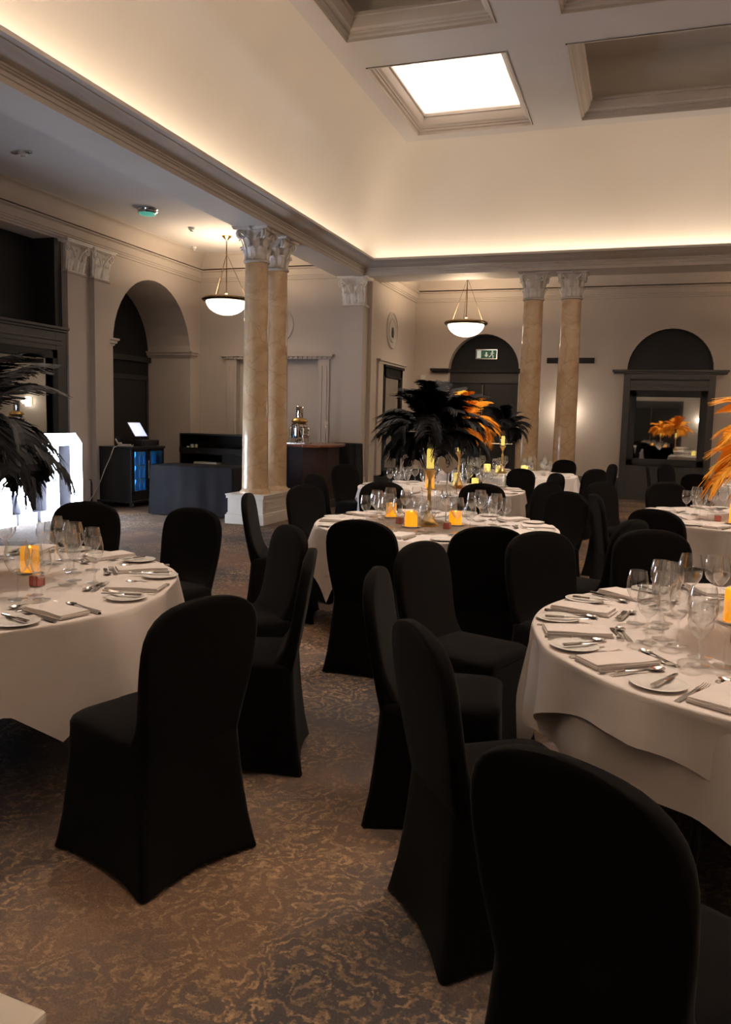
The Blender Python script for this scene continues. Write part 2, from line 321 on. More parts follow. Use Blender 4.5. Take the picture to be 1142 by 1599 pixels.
struct(MB().box(XR, XR+.3, YF, YBK, 0, ZA).build('wall_right', 'wall_paint'))
struct(MB().box(-9.0, XR+.3, YF-.3, YF, 0, ZA).build('wall_front', 'wall_paint'))
# aisle ceilings and lintels
struct(MB().box(-9.6, XLO, YF-.3, YE+.3, ZA, ZA+.15).build('ceiling_left_aisle', 'ceiling_paint'))
struct(MB().box(XSD-.3, XR+.3, YBO, YBK+.3, ZA, ZA+.15).build('ceiling_back_aisle', 'ceiling_paint'))
struct(MB().box(XLO, XLI, YF, YB, ZS, ZA+.15).build('trim_1', 'cornice_paint'))
struct(MB().box(XLO, XR, YB, YBO, ZS, ZA+.15).build('trim_2', 'cornice_paint'))
# main entablature profile: offset inward (positive), z
ent = [(-.15, 4.049), (-.15, 4.036), (.006, 4.036), (.006, 4.085), (.018, 4.09), (.018, 4.125), (.03, 4.13), (.036, 4.137), (.036, 4.145), (.05, 4.150), (.055, 4.165), (.085, 4.175),
       (.13, 4.185), (.18, 4.205), (.215, 4.235), (.225, 4.238), (.225, 4.246), (.24, 4.248), (.28, 4.255), (.28, 4.292), (.266, 4.292), (.262, 4.262), (-.02, 4.262)]
main_path = [(XR, YB), (XL, YB), (XL, YF), (XR, YF)]     # travelling so that the room lies to the left
struct(MB().sweep([(o, z) for o, z in ent], main_path, True).build('trim_3', 'cornice_paint', smooth=True, sharp=28))
# cove: quarter ellipse from behind the cornice to the flat ceiling
CB = 1.03
cove = [(.0+CB*(1-cos(t)), 4.15+(ZC-4.15)*sin(t)) for t in [pi/2*i/18 for i in range(19)]]
struct(MB().sweep(cove, main_path, True).build('ceiling_cove', 'cove_plaster', smooth=True))
# flat ceiling with coffers
cx = [(-3.60, -1.81), (-1.12, 2.94), (3.63, 5.42)]
cyy = [(-2.75, -.23), (.50, 3.02), (3.75, 6.27), (7.0, 9.52), (10.25, 12.77)]
xs = [XL+CB]+[q for p in cx for q in p]+[XR-CB]; ys = [YF+CB]+[q for p in cyy for q in p]+[YB-CB]
mb = MB(); ys[1] = max(ys[1], ys[0]+.1)
for i in range(len(xs)-1):
    for j in range(len(ys)-1):
        if i % 2 == 1 and j % 2 == 1: continue
        if ys[j+1] <= ys[j]: continue
        mb.quad((xs[i], ys[j], ZC), (xs[i+1], ys[j], ZC), (xs[i+1], ys[j+1], ZC), (xs[i], ys[j+1], ZC))
struct(mb.build('ceiling', 'ceiling_paint'))
cprof = [(0, ZC-.012), (.02, ZC-.012), (.022, ZC+.02), (.05, ZC+.035), (.055, ZC+.06), (.075, ZC+.065), (.08, ZC+.08), (.11, ZC+.10), (.135, ZC+.15), (.14, ZC+.20), (.165, ZC+.205), (.165, ZC+.24), (-.0, ZC+.24)]
k = 4
for i, (x0, x1) in enumerate(cx):
    for j, (y0, y1) in enumerate(cyy):
        y0 = max(y0, ys[1])
        ring = [(x0, y0), (x1, y0), (x1, y1), (x0, y1)]
        struct(MB().sweep(cprof, ring, True).build('trim_%d' % k, 'cornice_paint', smooth=True, sharp=28)); k += 1
        lit = (i == 0 and j == 4) or j <= 2 or i == 2  # back left coffer is really lit; strips in the out-of-view coffers are added fill
        top = ZC+.85
        mb = MB().sweep([(0, ZC+.2), (0, top)], ring, True); mb.quad((x0, y0, top), (x1, y0, top), (x1, y1, top), (x0, y1, top))
        struct(mb.build('ceiling_coffer', 'cove_plaster'))
        if lit:
            for (lx, ly, sx, sy, rx, ry) in (((x0+x1)/2, y1-.07, x1-x0-.3, .05, 12, 0), ((x0+x1)/2, y0+.07, x1-x0-.3, .05, -12, 0), (x0+.07, (y0+y1)/2, .05, y1-y0-.3, 0, 12), (x1-.07, (y0+y1)/2, .05, y1-y0-.3, 0, -12)):
                area('coffer_strip_and_fill', (lx, ly, ZC+.30), (pi+radians(rx), radians(ry), 0), sx, sy, 30 if (i, j) == (0, 4) else (9 if i < 2 and j > 2 else (26, 60, 190, 300, 300)[j]), (1., .82, .68))
# aisle cornices
corn = [(0, 4.09), (.03, 4.09), (.035, 4.12), (.05, 4.125), (.055, 4.15), (.07, 4.155), (.07, 4.265), (.11, 4.275), (.125, 4.280), (.125, 4.294), (.015, 4.298), (.015, 4.325), (.075, 4.330), (.08, 4.37), (.11, 4.44), (.17, 4.51), (.25, 4.55), (.27, 4.55), (.27, ZA+.0), (.0, ZA)]
struct(MB().sweep(corn, [(XLO, YE), (XW, YE), (XW, YF)], False).build('trim_%d' % k, 'wall_paint', smooth=True, sharp=28)); k += 1
struct(MB().sweep([(o, z-.05) if z < ZA-.01 else (o, z) for o, z in corn], [(XR, YBK), (XSD, YBK), (XSD, YBO)], False).build('trim_%d' % k, 'wall_paint', smooth=True, sharp=28)); k += 1
# skirting
sk = [(0, .0), (.03, .0), (.03, .36), (.022, .39), (.015, .40), (.012, .43), (0, .43)]
for nm, pth in (('left', [(XW, AC-AR), (XW, 10.34)]), ('left_corner', [(XW, YE), (XW, AC+AR)]), ('left_end', [(NX0, YE), (XW, YE)]), ('side', [(XSD, YBK), (XSD, YE+.3)]),
                ('back_left', [(DC-DR, YBK), (XSD, YBK)]), ('back_middle', [(FC-FR-.02, YBK), (DC+DR, YBK)]), ('back_right', [(XR, YBK), (FC+FR+.02, YBK)])):
    struct(MB().sweep(sk, pth).build('baseboard_'+nm, 'skirting_paint'))
# arch impost mouldings on the left arch
imp = [(0, ASP-.03), (.02, ASP-.03), (.025, ASP+.0), (.05, ASP+.01), (.055, ASP+.05), (.08, ASP+.06), (.08, ASP+.09), (0, ASP+.09)]
struct(MB().sweep(imp, [(XW, AC+AR+.20), (XW, AC+AR), (-9.35, AC+AR)]).build('trim_%d' % k, 'wall_paint')); k += 1
struct(MB().sweep(imp, [(-9.35, AC-AR), (XW, AC-AR), (XW, AC-AR-.22)]).build('trim_%d' % k, 'wall_paint')); k += 1
# dark door beyond the left arch
d = empty('door_1', (-9.35, 13.30, 0)); struct(d)
MB().box(0, .04, -.62, .62, 0, 2.22).box(0.02, .07, -.62, -.55, 0, 2.22).box(.02, .07, .55, .62, 0, 2.22).box(.02, .07, -.62, .62, 2.15, 2.24).build('door_frame', 'charcoal_paint', d)
MB().box(.04, .06, -.53, .53, 0, 2.13).build('door_leaf', 'black_plastic', d)
struct(MB().box(-9.36, -9.28, AC-AR, AC+AR, 2.50, 2.60).build('trim_%d' % k, 'charcoal_paint')); k += 1
# niche architraves on the end wall: two fluted strips, a small cornice
mb = MB().box(NX0-.22, NX0, YE-.035, YE+.01, .43, NZ).box(NX1, NX1+.22, YE-.035, YE+.01, .43, NZ)
for xx in (NX0-.18, NX0-.08, NX1+.04, NX1+.14): mb.box(xx, xx+.04, YE-.05, YE-.03, .5, NZ-.12)
mb.box(NX0-.26, NX1+.26, YE-.06, YE+.01, NZ, NZ+.05).box(NX0-.30, NX1+.30, YE-.10, YE+.01, NZ+.05, NZ+.09)
for i in range(22): mb.box(NX0-.2+i*.098, NX0-.15+i*.098, YE-.085, YE-.05, NZ+.01, NZ+.05)
mb.box(NX0+.55, NX0+.62, YE+.07, YE+.125, .0, NZ).box(NX0+.95, NX0+1.02, YE+.07, YE+.125, .0, NZ)
struct(mb.build('trim_%d' % k, 'wall_paint', bevel=.004)); k += 1
# side wall architrave, near bar
SY0, SY1, SZ = 15.06, 16.36, 2.56
mb = MB().box(XSD-.01, XSD+.04, SY0-.30, SY0, .43, SZ).box(XSD-.01, XSD+.04, SY1, SY1+.24, .43, SZ).box(XSD-.01, XSD+.05, SY0-.30, SY1+.24, SZ, SZ+.05).box(XSD-.01, XSD+.08, SY0-.33, SY1+.27, SZ+.05, SZ+.085)
struct(mb.build('trim_%d' % k, 'wall_paint', bevel=.004)); k += 1

# ------------------------------------------------------------------ capitals and columns
def leaf(mb, w_, h, out, base, ang, r, flat=False, x=0.):
    """acanthus leaf: a curling tongue with lobed edges, standing at radius r and angle ang (or at x on a flat front)"""
    rows = []
    N = 9
    for i in range(N+1):
        t = i/N; z = base+h*min(1., t*1.12)-(max(0, t-.86)*h*1.0)
        rad = out*(t**2.2)+.006*abs(sin(t*9))
        ww = w_*(.62+.5*sin(min(t*1.25, 1)*pi*.75))*(1-.55*max(0, t-.7)/.3)*(1+.14*cos(t*28))
        rows.append((z, rad, ww))
    vs = []
    for z, rad, ww in rows:
        for q in (-1, -.45, 0, .45, 1):
            bulge = .012*(1-abs(q)) if abs(q) != .45 else -.002
            if flat: vs.append((x+ww*.5*q, -(r+rad+bulge), z))
            else:
                a = ang+ww*.5*q/(r+.02); R_ = r+rad+bulge
                vs.append((R_*cos(a), R_*sin(a), z))
    k0 = 5; fs = [(i*k0+j, i*k0+j+1, (i+1)*k0+j+1, (i+1)*k0+j) for i in range(N) for j in range(4)]
    mb.add(vs, fs)
def spiral(mb, c, ax, out_dir, rad=.05, turns=1.6, th=.014):
    pts = []
    for i in range(22):
        t = i/21; a = pi*.5-t*turns*2*pi; R_ = rad*(1-.8*t)
        pts.append(Vector(c)+Vector(out_dir)*R_*cos(a)+Vector((0, 0, 1))*R_*sin(a))
    mb.tube(pts, [th*(1-.45*i/21) for i in range(22)], 6)
def capital_meshes(rb, h):
    """round Corinthian capital, base radius rb, height h, base at z=0"""
    bell = MB().lathe([(rb*.98, 0), (rb*.86, h*.06), (rb*.84, h*.3), (rb*.88, h*.6), (rb*1.0, h*.8), (rb*1.15, h*.9), (0, h*.9)], 24)
    for i in range(8): leaf(bell, .098, h*.40, .075, h*.02, 2*pi*i/8, rb*1.0)
    for i in range(8): leaf(bell, .085, h*.68, .085, h*.04, 2*pi*(i+.5)/8, rb*.98)
    for i in range(4):
        a = pi/4+i*pi/2
        for s_ in (-1, 1):
            a2 = a+s_*.55
            bell.tube([(rb*.98*cos(a2), rb*.98*sin(a2), h*.45), (rb*1.15*cos(a+s_*.4), rb*1.15*sin(a+s_*.4), h*.68), (rb*1.5*cos(a+s_*.14), rb*1.5*sin(a+s_*.14), h*.84)], [.012, .014, .012], 6)
        bell.lathe([(0, -.02), (.03, -.01), (.034, .01), (.02, .03), (0, .035)], 8, (rb*1.38*cos(i*pi/2), rb*1.38*sin(i*pi/2), h*.93))
    vols = []
    for i in range(4):
        a = pi/4+i*pi/2; v = MB(); d_ = (cos(a), sin(a), 0)
        for s_ in (-1, 1): spiral(v, (rb*1.42*cos(a)-s_*.018*sin(a), rb*1.42*sin(a)+s_*.018*cos(a), h*.79), None, d_, h*.155, th=.018)
        vols.append(v)
    ab = MB(); hw = rb*1.62; pts = []
    for i in range(4):
        for t in range(9):
            q = -1+2*t/9; a = i*pi/2; inset = hw*(1-.16*(1-q*q)); x_, y_ = inset, q*hw*.94
            pts.append((x_*cos(a)-y_*sin(a), x_*sin(a)+y_*cos(a)))
    ab.prism(pts, h*.91, h*.955).prism([(x_*1.04, y_*1.04) for x_, y_ in pts], h*.955, h)
    return bell, vols, ab
def column(x, y, zb, ztop, label, group=None, rad=.185):
    c = tag(empty('marble_column', (x, y, zb)), label, 'column', group)
    H = ztop-zb; hc = .46
    MB().lathe([(0, 0), (rad*1.16, 0), (rad*1.16, .02), (rad*1.12, .035), (rad*1.04, .045), (rad*1.0, .07), (0, .07)], 40).build('base', 'marble', c, True, sharp=40)
    sh = [(rad*(1-.15*(t/12)**1.6), .06+(H-hc-.06)*t/12) for t in range(13)]
    MB().lathe([(0, .06)]+sh+[(0, H-hc)], 40).build('shaft', 'marble', c, True, sharp=50)
    rt = rad*.85
    MB().lathe([(0, H-hc), (rt*1.0, H-hc), (rt*1.13, H-hc+.008), (rt*1.16, H-hc+.022), (rt*1.13, H-hc+.036), (rt*.98, H-hc+.042), (0, H-hc+.042)], 40).build('neck_ring', 'cornice_paint', c, True, sharp=50)
    bell, vols, ab = capital_meshes(rt, hc-.03)
    T_ = Matrix.Translation((0, 0, H-hc+.03))
    cap = bell.xf(T_).build('capital', 'plaster_white', c, True, sharp=60)
    for v in vols: v.xf(T_).build('volute', 'plaster_white', cap, True)
    ab.xf(T_).build('abacus', 'plaster_white', cap)
    return c
def plinth(name, x0, x1, y0, y1, h, label):
    p = tag(empty(name, ((x0+x1)/2, (y0+y1)/2, 0)), label, 'plinth'); a, b_ = (x1-x0)/2, (y1-y0)/2
    MB().box(-a-.03, a+.03, -b_-.03, b_+.03, 0, .13).box(-a-.015, a+.015, -b_-.015, b_+.015, .13, .155).build('plinth_foot', 'white_gloss_paint', p, bevel=.006)
    mb = MB().box(-a, a, -b_, b_, .15, h-.06)
    MBP = mb
    for s_ in (-1, 1):   # raised panel borders on the two long faces and ends
        MBP.box(s_*a-.008, s_*a+.008, -b_+.05, -b_+.07, .2, h-.1).box(s_*a-.008, s_*a+.008, b_-.07, b_-.05, .2, h-.1).box(s_*a-.008, s_*a+.008, -b_+.05, b_-.05, h-.12, h-.10).box(s_*a-.008, s_*a+.008, -b_+.05, b_-.05, .2, .22)
    MBP.build('plinth_block', 'white_gloss_paint', p)
    MB().box(-a-.02, a+.02, -b_-.02, b_+.02, h-.06, h-.02).box(-a-.03, a+.03, -b_-.03, b_+.03, h-.02, h).build('plinth_cap', 'white_gloss_paint', p, bevel=.005)
plinth('column_plinth', -5.44, -4.90, 10.08, 11.32, .42, 'white panelled plinth under the pair of marble columns on the left')
column(-5.17, 10.38, .42, ZS, 'left front marble column with white Corinthian capital, beside the black draped table')
column(-5.17, 11.02, .42, ZS, 'marble column standing just behind the left front column, hiding part of the bar')
plinth('column_plinth', -2.18, -.98, 14.16, 14.70, .42, 'white plinth under the pair of marble columns at the back, behind the far tables')
column(-1.90, 14.43, .42, ZS, 'left column of the back pair, between exit door and wall light', rad=.19)
column(-1.26, 14.43, .42, ZS, 'right column of the back pair, in front of the glowing wall light', rad=.19)
# pilasters
def pilaster(loc, rz, w_, depth, zcap, ztop, label, mt='wall_paint', group=None):
    p = tag(empty('pilaster', loc, rz), label, 'pilaster', group)      # local front faces -y, wall at y=0
    MB().box(-w_/2, w_/2, -depth, 0, 0, zcap).box(-w_/2-.02, w_/2+.02, -depth-.02, 0, 0, .43).build('shaft', mt, p)
    MB().box(-w_/2-.02, w_/2+.02, -depth-.02, 0, zcap-.0, zcap+.03).build('neck_ring', mt, p, bevel=.006)
    h = ztop-zcap
    mb = MB().box(-w_/2+.035, w_/2-.035, -depth+.055, 0, zcap, ztop-.04).box(-w_/2, w_/2, -depth-.005, 0, zcap+.02, zcap+.05)
    n = 3 if w_ > .38 else 2
    for i in range(n):
        leaf(mb, w_/n*.78, h*.42, .075, zcap+.03, 0, depth-.01, True, -w_/2+w_*(i+.5)/n)
    for i in range(n+1):
        leaf(mb, w_/n*.5, h*.70, .09, zcap+.03, 0, depth-.025, True, (-w_/2+w_*i/n)*.9)
    for s_ in (-1, 1):
        v = [(s_*w_*.1, -depth-.02, zcap+h*.5), (s_*w_*.28, -depth-.04, zcap+h*.72), (s_*w_*.44, -depth-.05, zcap+h*.84)]
        mb.tube(v, .012, 6); spiral(mb, (s_*w_*.50, -depth-.04, zcap+h*.76), None, (s_, 0, 0), h*.14)
    cap = mb.build('capital', 'plaster_white', p, True, sharp=50)
    MB().box(-w_/2-.08, w_/2+.08, -depth-.08, 0, ztop-.045, ztop-.02).box(-w_/2-.095, w_/2+.095, -depth-.095, 0, ztop-.02, ztop).build('abacus', 'plaster_white', cap, bevel=.004)
    return p
pilaster((-5.09, YE, 0), 0, .40, .29, 3.52, ZS, 'corner pilaster with white leafy capital, to the right of the mahogany bar')
pilaster((XW, 10.56, 0), pi/2, .42, .10, 3.58, 4.07, 'left of two pilasters between the dark mirror surround and the tall arch')
pilaster((XW, 11.17, 0), pi/2, .38, .10, 3.58, 4.07, 'right of two pilasters, nearer the tall arch with the till')

# ------------------------------------------------------------------ back wall: door, mirror surround, vent, exit sign, sconce
d = empty('door_2', (DC, YBK+.24, 0)); struct(d)
MB().box(-DR, DR, -.06, .0, 2.36, 2.62).box(-DR, -DR+.05, -.07, 0, 0, 2.36).box(DR-.05, DR, -.07, 0, 0, 2.36).box(-DR, DR, -.08, 0, 2.33, 2.38).build('door_frame', 'charcoal_paint', d, bevel=.005)
for s_ in (-1, 1):
    x0, x1 = (-DR+.05, -.005) if s_ < 0 else (.005, DR-.05)
    lf = MB().box(x0, x1, -.045, -.01, .01, 2.33)
    for z0, z1 in ((.12, .9), (1.15, 2.2)): lf.box(x0+.08, x1-.08, -.055, -.04, z0, z0+.02).box(x0+.08, x1-.08, -.055, -.04, z1-.02, z1).box(x0+.08, x0+.10, -.055, -.04, z0, z1).box(x1-.10, x1-.08, -.055, -.04, z0, z1)
    leafo = lf.build('door_leaf', 'black_plastic', d)
    if s_ > 0:
        MB().tube([(.06, -.09, 1.04), (x1-.04, -.09, 1.04)], .014, 8).box(.05, .08, -.09, -.045, 1.02, 1.06).box(x1-.07, x1-.04, -.09, -.045, 1.02, 1.06).build('push_bar', 'steel', leafo)
    else:
        MB().tube([(-.025, -.07, .05), (-.025, -.07, 2.30)], .011, 8).box(-.045, -.005, -.08, -.045, 1.3, 1.36).build('bolt_rod', 'steel', leafo)
struct(MB().box(DC-1.10, DC-DR+.02, YBK-.09, YBK+.01, 2.54, 2.58).box(DC-1.14, DC-DR+.02, YBK-.12, YBK+.01, 2.58, 2.63).box(DC+DR-.02, DC+1.06, YBK-.09, YBK+.01, 2.54, 2.58).box(DC+DR-.02, DC+1.10, YBK-.12, YBK+.01, 2.58, 2.63)
       .box(DC-DR, DC+DR, YBK+.10, YBK+.24, 2.56, 2.63).build('trim_%d' % k, 'dark_paint', bevel=.004)); k += 1
ex = tag(empty('exit_sign', (DC+.02, YBK+.20, 2.95)), 'small rectangular emergency exit sign in the dark lunette over the double door', 'sign')
MB().box(-.235, .235, -.0, .035, -.105, .105).build('sign_frame', 'steel', ex, bevel=.004)
MB().box(-.22, .22, -.006, .0, -.09, .09).build('sign_face', 'exit_green', ex)
pm = MB().box(-.205, -.115, -.009, -.005, -.08, .08)
pm.build('door_symbol', 'exit_white', ex)
pm = MB().prism([(-.018, .045), (.018, .045), (.018, -.01), (.045, -.01), (0, -.065), (-.045, -.01), (-.018, -.01)], -.009, -.005, 'y'); pm.build('arrow_symbol', 'exit_white', ex)
pm = MB().lathe([(0, -.002), (.018, -.002), (.018, .002), (0, .002)], 12).xf(Matrix.Rotation(pi/2, 4, 'X')).xf(Matrix.Translation((.13, -.007, .06)))
pm.tube([(.13, -.008, .04), (.12, -.008, -.005)], .014, 6).tube([(.12, -.008, 0), (.15, -.008, -.035), (.14, -.008, -.075)], .01, 6).tube([(.12, -.008, 0), (.09, -.008, -.03), (.06, -.008, -.06)], .01, 6).tube([(.13, -.008, .03), (.17, -.008, .015)], .008, 6).tube([(.13, -.008, .03), (.085, -.008, .02)], .008, 6)
pm.build('running_figure', 'exit_white', ex)
# mirror surround (back)
def surround(name, loc, rz, hw, ztop, mz0, mz1, mw, depth, label, imp_out=.2, cor=True):
    s = tag(empty(name, loc, rz), label, 'mirror')      # local: front faces -y
    mb = MB().box(-hw, -mw-.13, -depth, .02, 0, ztop).box(mw+.13, hw, -depth, .02, 0, ztop).box(-mw-.13, mw+.13, -depth, .02, mz1+.12, ztop).box(-mw-.13, mw+.13, -depth, .02, 0, mz0-.14)
    for z0, z1 in ((mz1+.20, mz1+.24), (ztop-.13, ztop-.11), (mz1+.33, mz1+.36)):
        if z1 < ztop-.05: mb.box(-hw+.12, hw-.12, -depth-.015, -depth, z0, z1)
    mb.build('surround_panel', 'charcoal_paint', s, bevel=.004)
    MB().box(-hw-imp_out, hw+imp_out, -depth-.03, .02, ztop, ztop+.035).box(-hw-imp_out-.03, hw+imp_out+.03, -depth-.06, .02, ztop+.035, ztop+.075).build('shelf_moulding', 'charcoal_paint', s, bevel=.006)
    fr = MB()
    for t_, dd in ((.13, .03), (.09, .05), (.045, .03)):
        a, b0, b1 = mw+t_, mz0-t_, mz1+t_
        fr.box(-a, -mw, -depth-dd, .0, b0, b1).box(mw, a, -depth-dd, 0, b0, b1).box(-a, a, -depth-dd, 0, mz1, b1).box(-a, a, -depth-dd, 0, b0, mz0)
    fr.build('mirror_frame', 'dark_paint', s, bevel=.004)
    MB().box(-mw, mw, -depth+.02, -depth+.03, mz0, mz1).build('mirror_pane', 'mirror_glass', s)
    return s
surround('mirror_surround', (FC, YBK, 0), 0, .86, 2.54, .84, 2.08, .60, .06, 'dark panelled mirror surround under the round arch on the back wall, orange feathers reflected')
surround('mirror_surround', (-8.78, 8.86, 0), pi/2, 1.475, 2.68, .95, 2.28, 1.10, .46, 'dark mirror surround at the far left, behind the black feathers and lit letters', -.03)
# vent
v = tag(empty('wall_vent', (-1.48, YBK, 2.80)), 'long dark slot vent with pale rim, behind the back pair of columns', 'vent')
MB().box(-.50, .50, -.015, .01, -.075, .075).build('vent_rim', 'wall_paint', v)
MB().box(-.48, .48, -.022, -.012, -.058, .058).build('vent_slot', 'dark_paint', v)
tag(MB().box(-.06, .06, -.04, .01, -.05, .05).build('wall_sensor', 'white_plastic', bevel=.006), 'small pale box sensor on the back wall above the black feathers', 'sensor').location = (-4.60, YBK, 2.44)
# wall light behind the right-hand back column
sc = tag(empty('wall_light', (-1.51, YBK, 1.75)), 'glowing wall light half hidden behind the right column of the back pair', 'wall light')
MB().box(-.05, .05, -.03, .01, -.1, .1).build('back_plate', 'brass', sc)
MB().lathe([(0, -.12), (.06, -.12), (.06, .12), (0, .12)], 16, (0, -.1, 0)).build('shade', 'sconce_glow', sc, True, sharp=40)
pl = bpy.data.lights.new('wall_light_lamp', 'POINT'); pl.energy = 9; pl.color = (1, .84, .66); pl.shadow_soft_size = .06
o = bpy.data.objects.new('wall_light_lamp', pl); COL.objects.link(o); o.location = (-1.51, YBK-.22, 1.75)
# side wall: round plaques, mirror
def plaque(loc, rz, label):
    p = tag(empty('round_plaque', loc, rz), label, 'wall plaque')
    R_ = Matrix.Rotation(pi/2, 4, 'X')
    MB().lathe([(.36, 0), (.36, .02), (.345, .035), (.325, .03), (.32, .012), (.0, .012), (0, 0)], 40).xf(R_).build('plaque_ring', 'cornice_paint', p, True, sharp=40)
    MB().lathe([(.24, .012), (.235, .03), (.215, .03), (.20, .014), (0, .014), (0, .012)], 32).xf(R_).build('inner_ring', 'cornice_paint', p, True, sharp=40)
    MB().prism([(-.05, -.14), (.05, -.14), (.07, -.04), (.03, .06), (-.03, .06), (-.07, -.04)], -.03, -.012, 'y').build('dark_figure', 'charcoal_paint', p, bevel=.01)
plaque((XSD, 15.66, 3.26), pi/2, 'round plaster plaque high on the side wall above the narrow dark mirror')
plaque((-6.74, YE, 3.25), 0, 'round plaster plaque on the end wall, mostly hidden behind the left columns')
s = tag(empty('wall_mirror', (XSD, (SY0+SY1)/2, 0)), 'tall narrow dark framed mirror on the side wall below the round plaque', 'mirror')
hw = (SY1-SY0)/2
MB().box(-.01, .05, -hw, -hw+.14, .4, SZ).box(-.01, .05, hw-.14, hw, .4, SZ).box(-.01, .05, -hw, hw, SZ-.22, SZ).box(-.01, .05, -hw, hw, .4, .5).box(.0, .09, -hw, hw, SZ-.05, SZ).box(.0, .075, -hw+.1, hw-.1, SZ-.24, SZ-.2).build('mirror_frame', 'dark_paint', s, bevel=.004)
MB().box(.0, .02, -hw+.13, hw-.13, .5, SZ-.2).build('mirror_pane', 'mirror_glass', s)
# wall opposite, seen only in the mirror
d = empty('door_3', (.35, YF, 0)); struct(d)
MB().box(-1.3, 1.3, -.0, .06, 2.3, 2.6).box(-1.3, -1.15, 0, .06, 0, 2.3).box(1.15, 1.3, 0, .06, 0, 2.3).build('door_frame', 'charcoal_paint', d)
MB().box(-1.15, -.005, 0, .03, 0, 2.3).build('door_leaf', 'dark_paint', d); MB().box(.005, 1.15, 0, .03, 0, 2.3).build('door_leaf', 'dark_paint', d)
pl = bpy.data.lights.new('far_wall_lamp', 'POINT'); pl.energy = 8; pl.color = (1, .84, .66); pl.shadow_soft_size = .08
o = bpy.data.objects.new('far_wall_lamp', pl); COL.objects.link(o); o.location = (2.3, YF+.25, 1.8)

# ------------------------------------------------------------------ pendants
def pendant(x, y, zrim, zc, label, power):
    p = tag(empty('pendant_light', (x, y, zc)), label, 'pendant light'); R_ = .405; dz = zrim-zc
    MB().lathe([(0, 0), (.085, 0), (.085, -.012), (.06, -.03), (.03, -.06), (.012, -.075), (0, -.075)], 24).build('ceiling_rose', 'brass', p, True, sharp=40)
    MB().tube([(0, 0, -.05), (0, 0, dz+.10)], .009, 8).lathe([(0, -.03), (.02, -.02), (.025, 0), (.02, .02), (0, .03)], 12, (0, 0, dz+.12)).lathe([(0, -.02), (.014, -.01), (.014, .01), (0, .02)], 12, (0, 0, dz*.28)).build('rod', 'bronze', p, True, sharp=50)
    rim = MB().lathe([(R_-.06, -.03), (R_+.0, -.025), (R_+.02, 0), (R_+.012, .026), (R_-.02, .04), (R_-.07, .035), (R_-.06, -.03)], 48, (0, 0, dz)).build('rim', 'bronze', p, True, sharp=50)
    for i in range(3):
        a = 2*pi*i/3+.6
        MB().tube([(.015*cos(a), .015*sin(a), dz*.30), ((R_-.04)*cos(a), (R_-.04)*sin(a), dz+.02)], .004, 6).build('suspension_rod', 'bronze', p)
    bp_ = [((R_-.05)*cos(t), -.25*sin(t)) for t in [pi/2*i/12 for i in range(13)]]
    bp_[-1] = (0, -.25)
    MB().lathe(bp_, 48, (0, 0, dz-.01)).build('glass_bowl', 'bowl_glow', p, True)
    MB().lathe([(0, -.285), (.012, -.275), (.012, -.26), (0, -.255)], 10, (0, 0, dz)).build('finial', 'brass', p, True)
    l = bpy.data.lights.new('pendant_lamp', 'AREA'); l.shape = 'DISK'; l.size = .62; l.energy = power; l.color = (1., .72, .45)
    o = bpy.data.objects.new('pendant_lamp', l); COL.objects.link(o); o.location = (x, y, zrim+.05); o.rotation_euler = (pi, 0, 0)
    l = bpy.data.lights.new('pendant_lamp', 'AREA'); l.shape = 'DISK'; l.size = .5; l.energy = power*.25; l.color = (1., .72, .45)
    o = bpy.data.objects.new('pendant_lamp', l); COL.objects.link(o); o.location = (x, y, zrim-.31)
pendant(-6.98, 12.85, 3.50, ZA, 'left glowing bowl pendant hanging in front of the left columns aisle', 34)
pendant(-3.37, 15.85, 3.40, ZA, 'glowing bowl pendant hanging in front of the arched exit door', 40)
pendant(-6.98, 4.0, 3.50, ZA, 'glowing bowl pendant in the left aisle, outside the picture', 8)
pendant(3.2, 15.85, 3.40, ZA, 'glowing bowl pendant at the right end of the back aisle, outside the picture', 30)

# ------------------------------------------------------------------ ceiling fittings in the left aisle
def detector(x, y, label, r=.055, wing=False):
    p = tag(empty('smoke_detector', (x, y, ZA)), label, 'smoke detector')
    MB().lathe([(0, 0), (r, 0), (r, -.02), (r*.8, -.045), (r*.45, -.05), (r*.45, -.07), (0, -.075)], 20).build('housing', 'white_plastic', p, True, sharp=40)
    if wing: MB().box(-.16, .02, -.035, .035, -.018, 0).box(.02, .12, -.025, .025, -.028, 0).build('mounting_bracket', 'steel', p, bevel=.004)
detector(-7.20, 8.22, 'white sprinkler detector on a bracket, nearest on the left aisle ceiling', .06, True)
detector(-7.25, 12.15, 'small grey smoke detector between the green light and the left pendant', .055, False)
detector(-8.0, 13.5, 'tiny flat disc fitting on the aisle ceiling near the far corner', .04)
em = tag(empty('emergency_light', (-7.28, 10.93, ZA)), 'round chrome ceiling light with pale green lens in the left aisle', 'ceiling light')
MB().lathe([(0, 0), (.155, 0), (.165, -.02), (.15, -.035), (.16, -.055), (.14, -.07), (.135, -.06), (0, -.05)], 32).build('chrome_rim', 'chrome', em, True, sharp=40)
MB().lathe([(.135, -.06), (.12, -.085), (.07, -.10), (0, -.105)], 32).build('lens', 'green_lens', em, True)

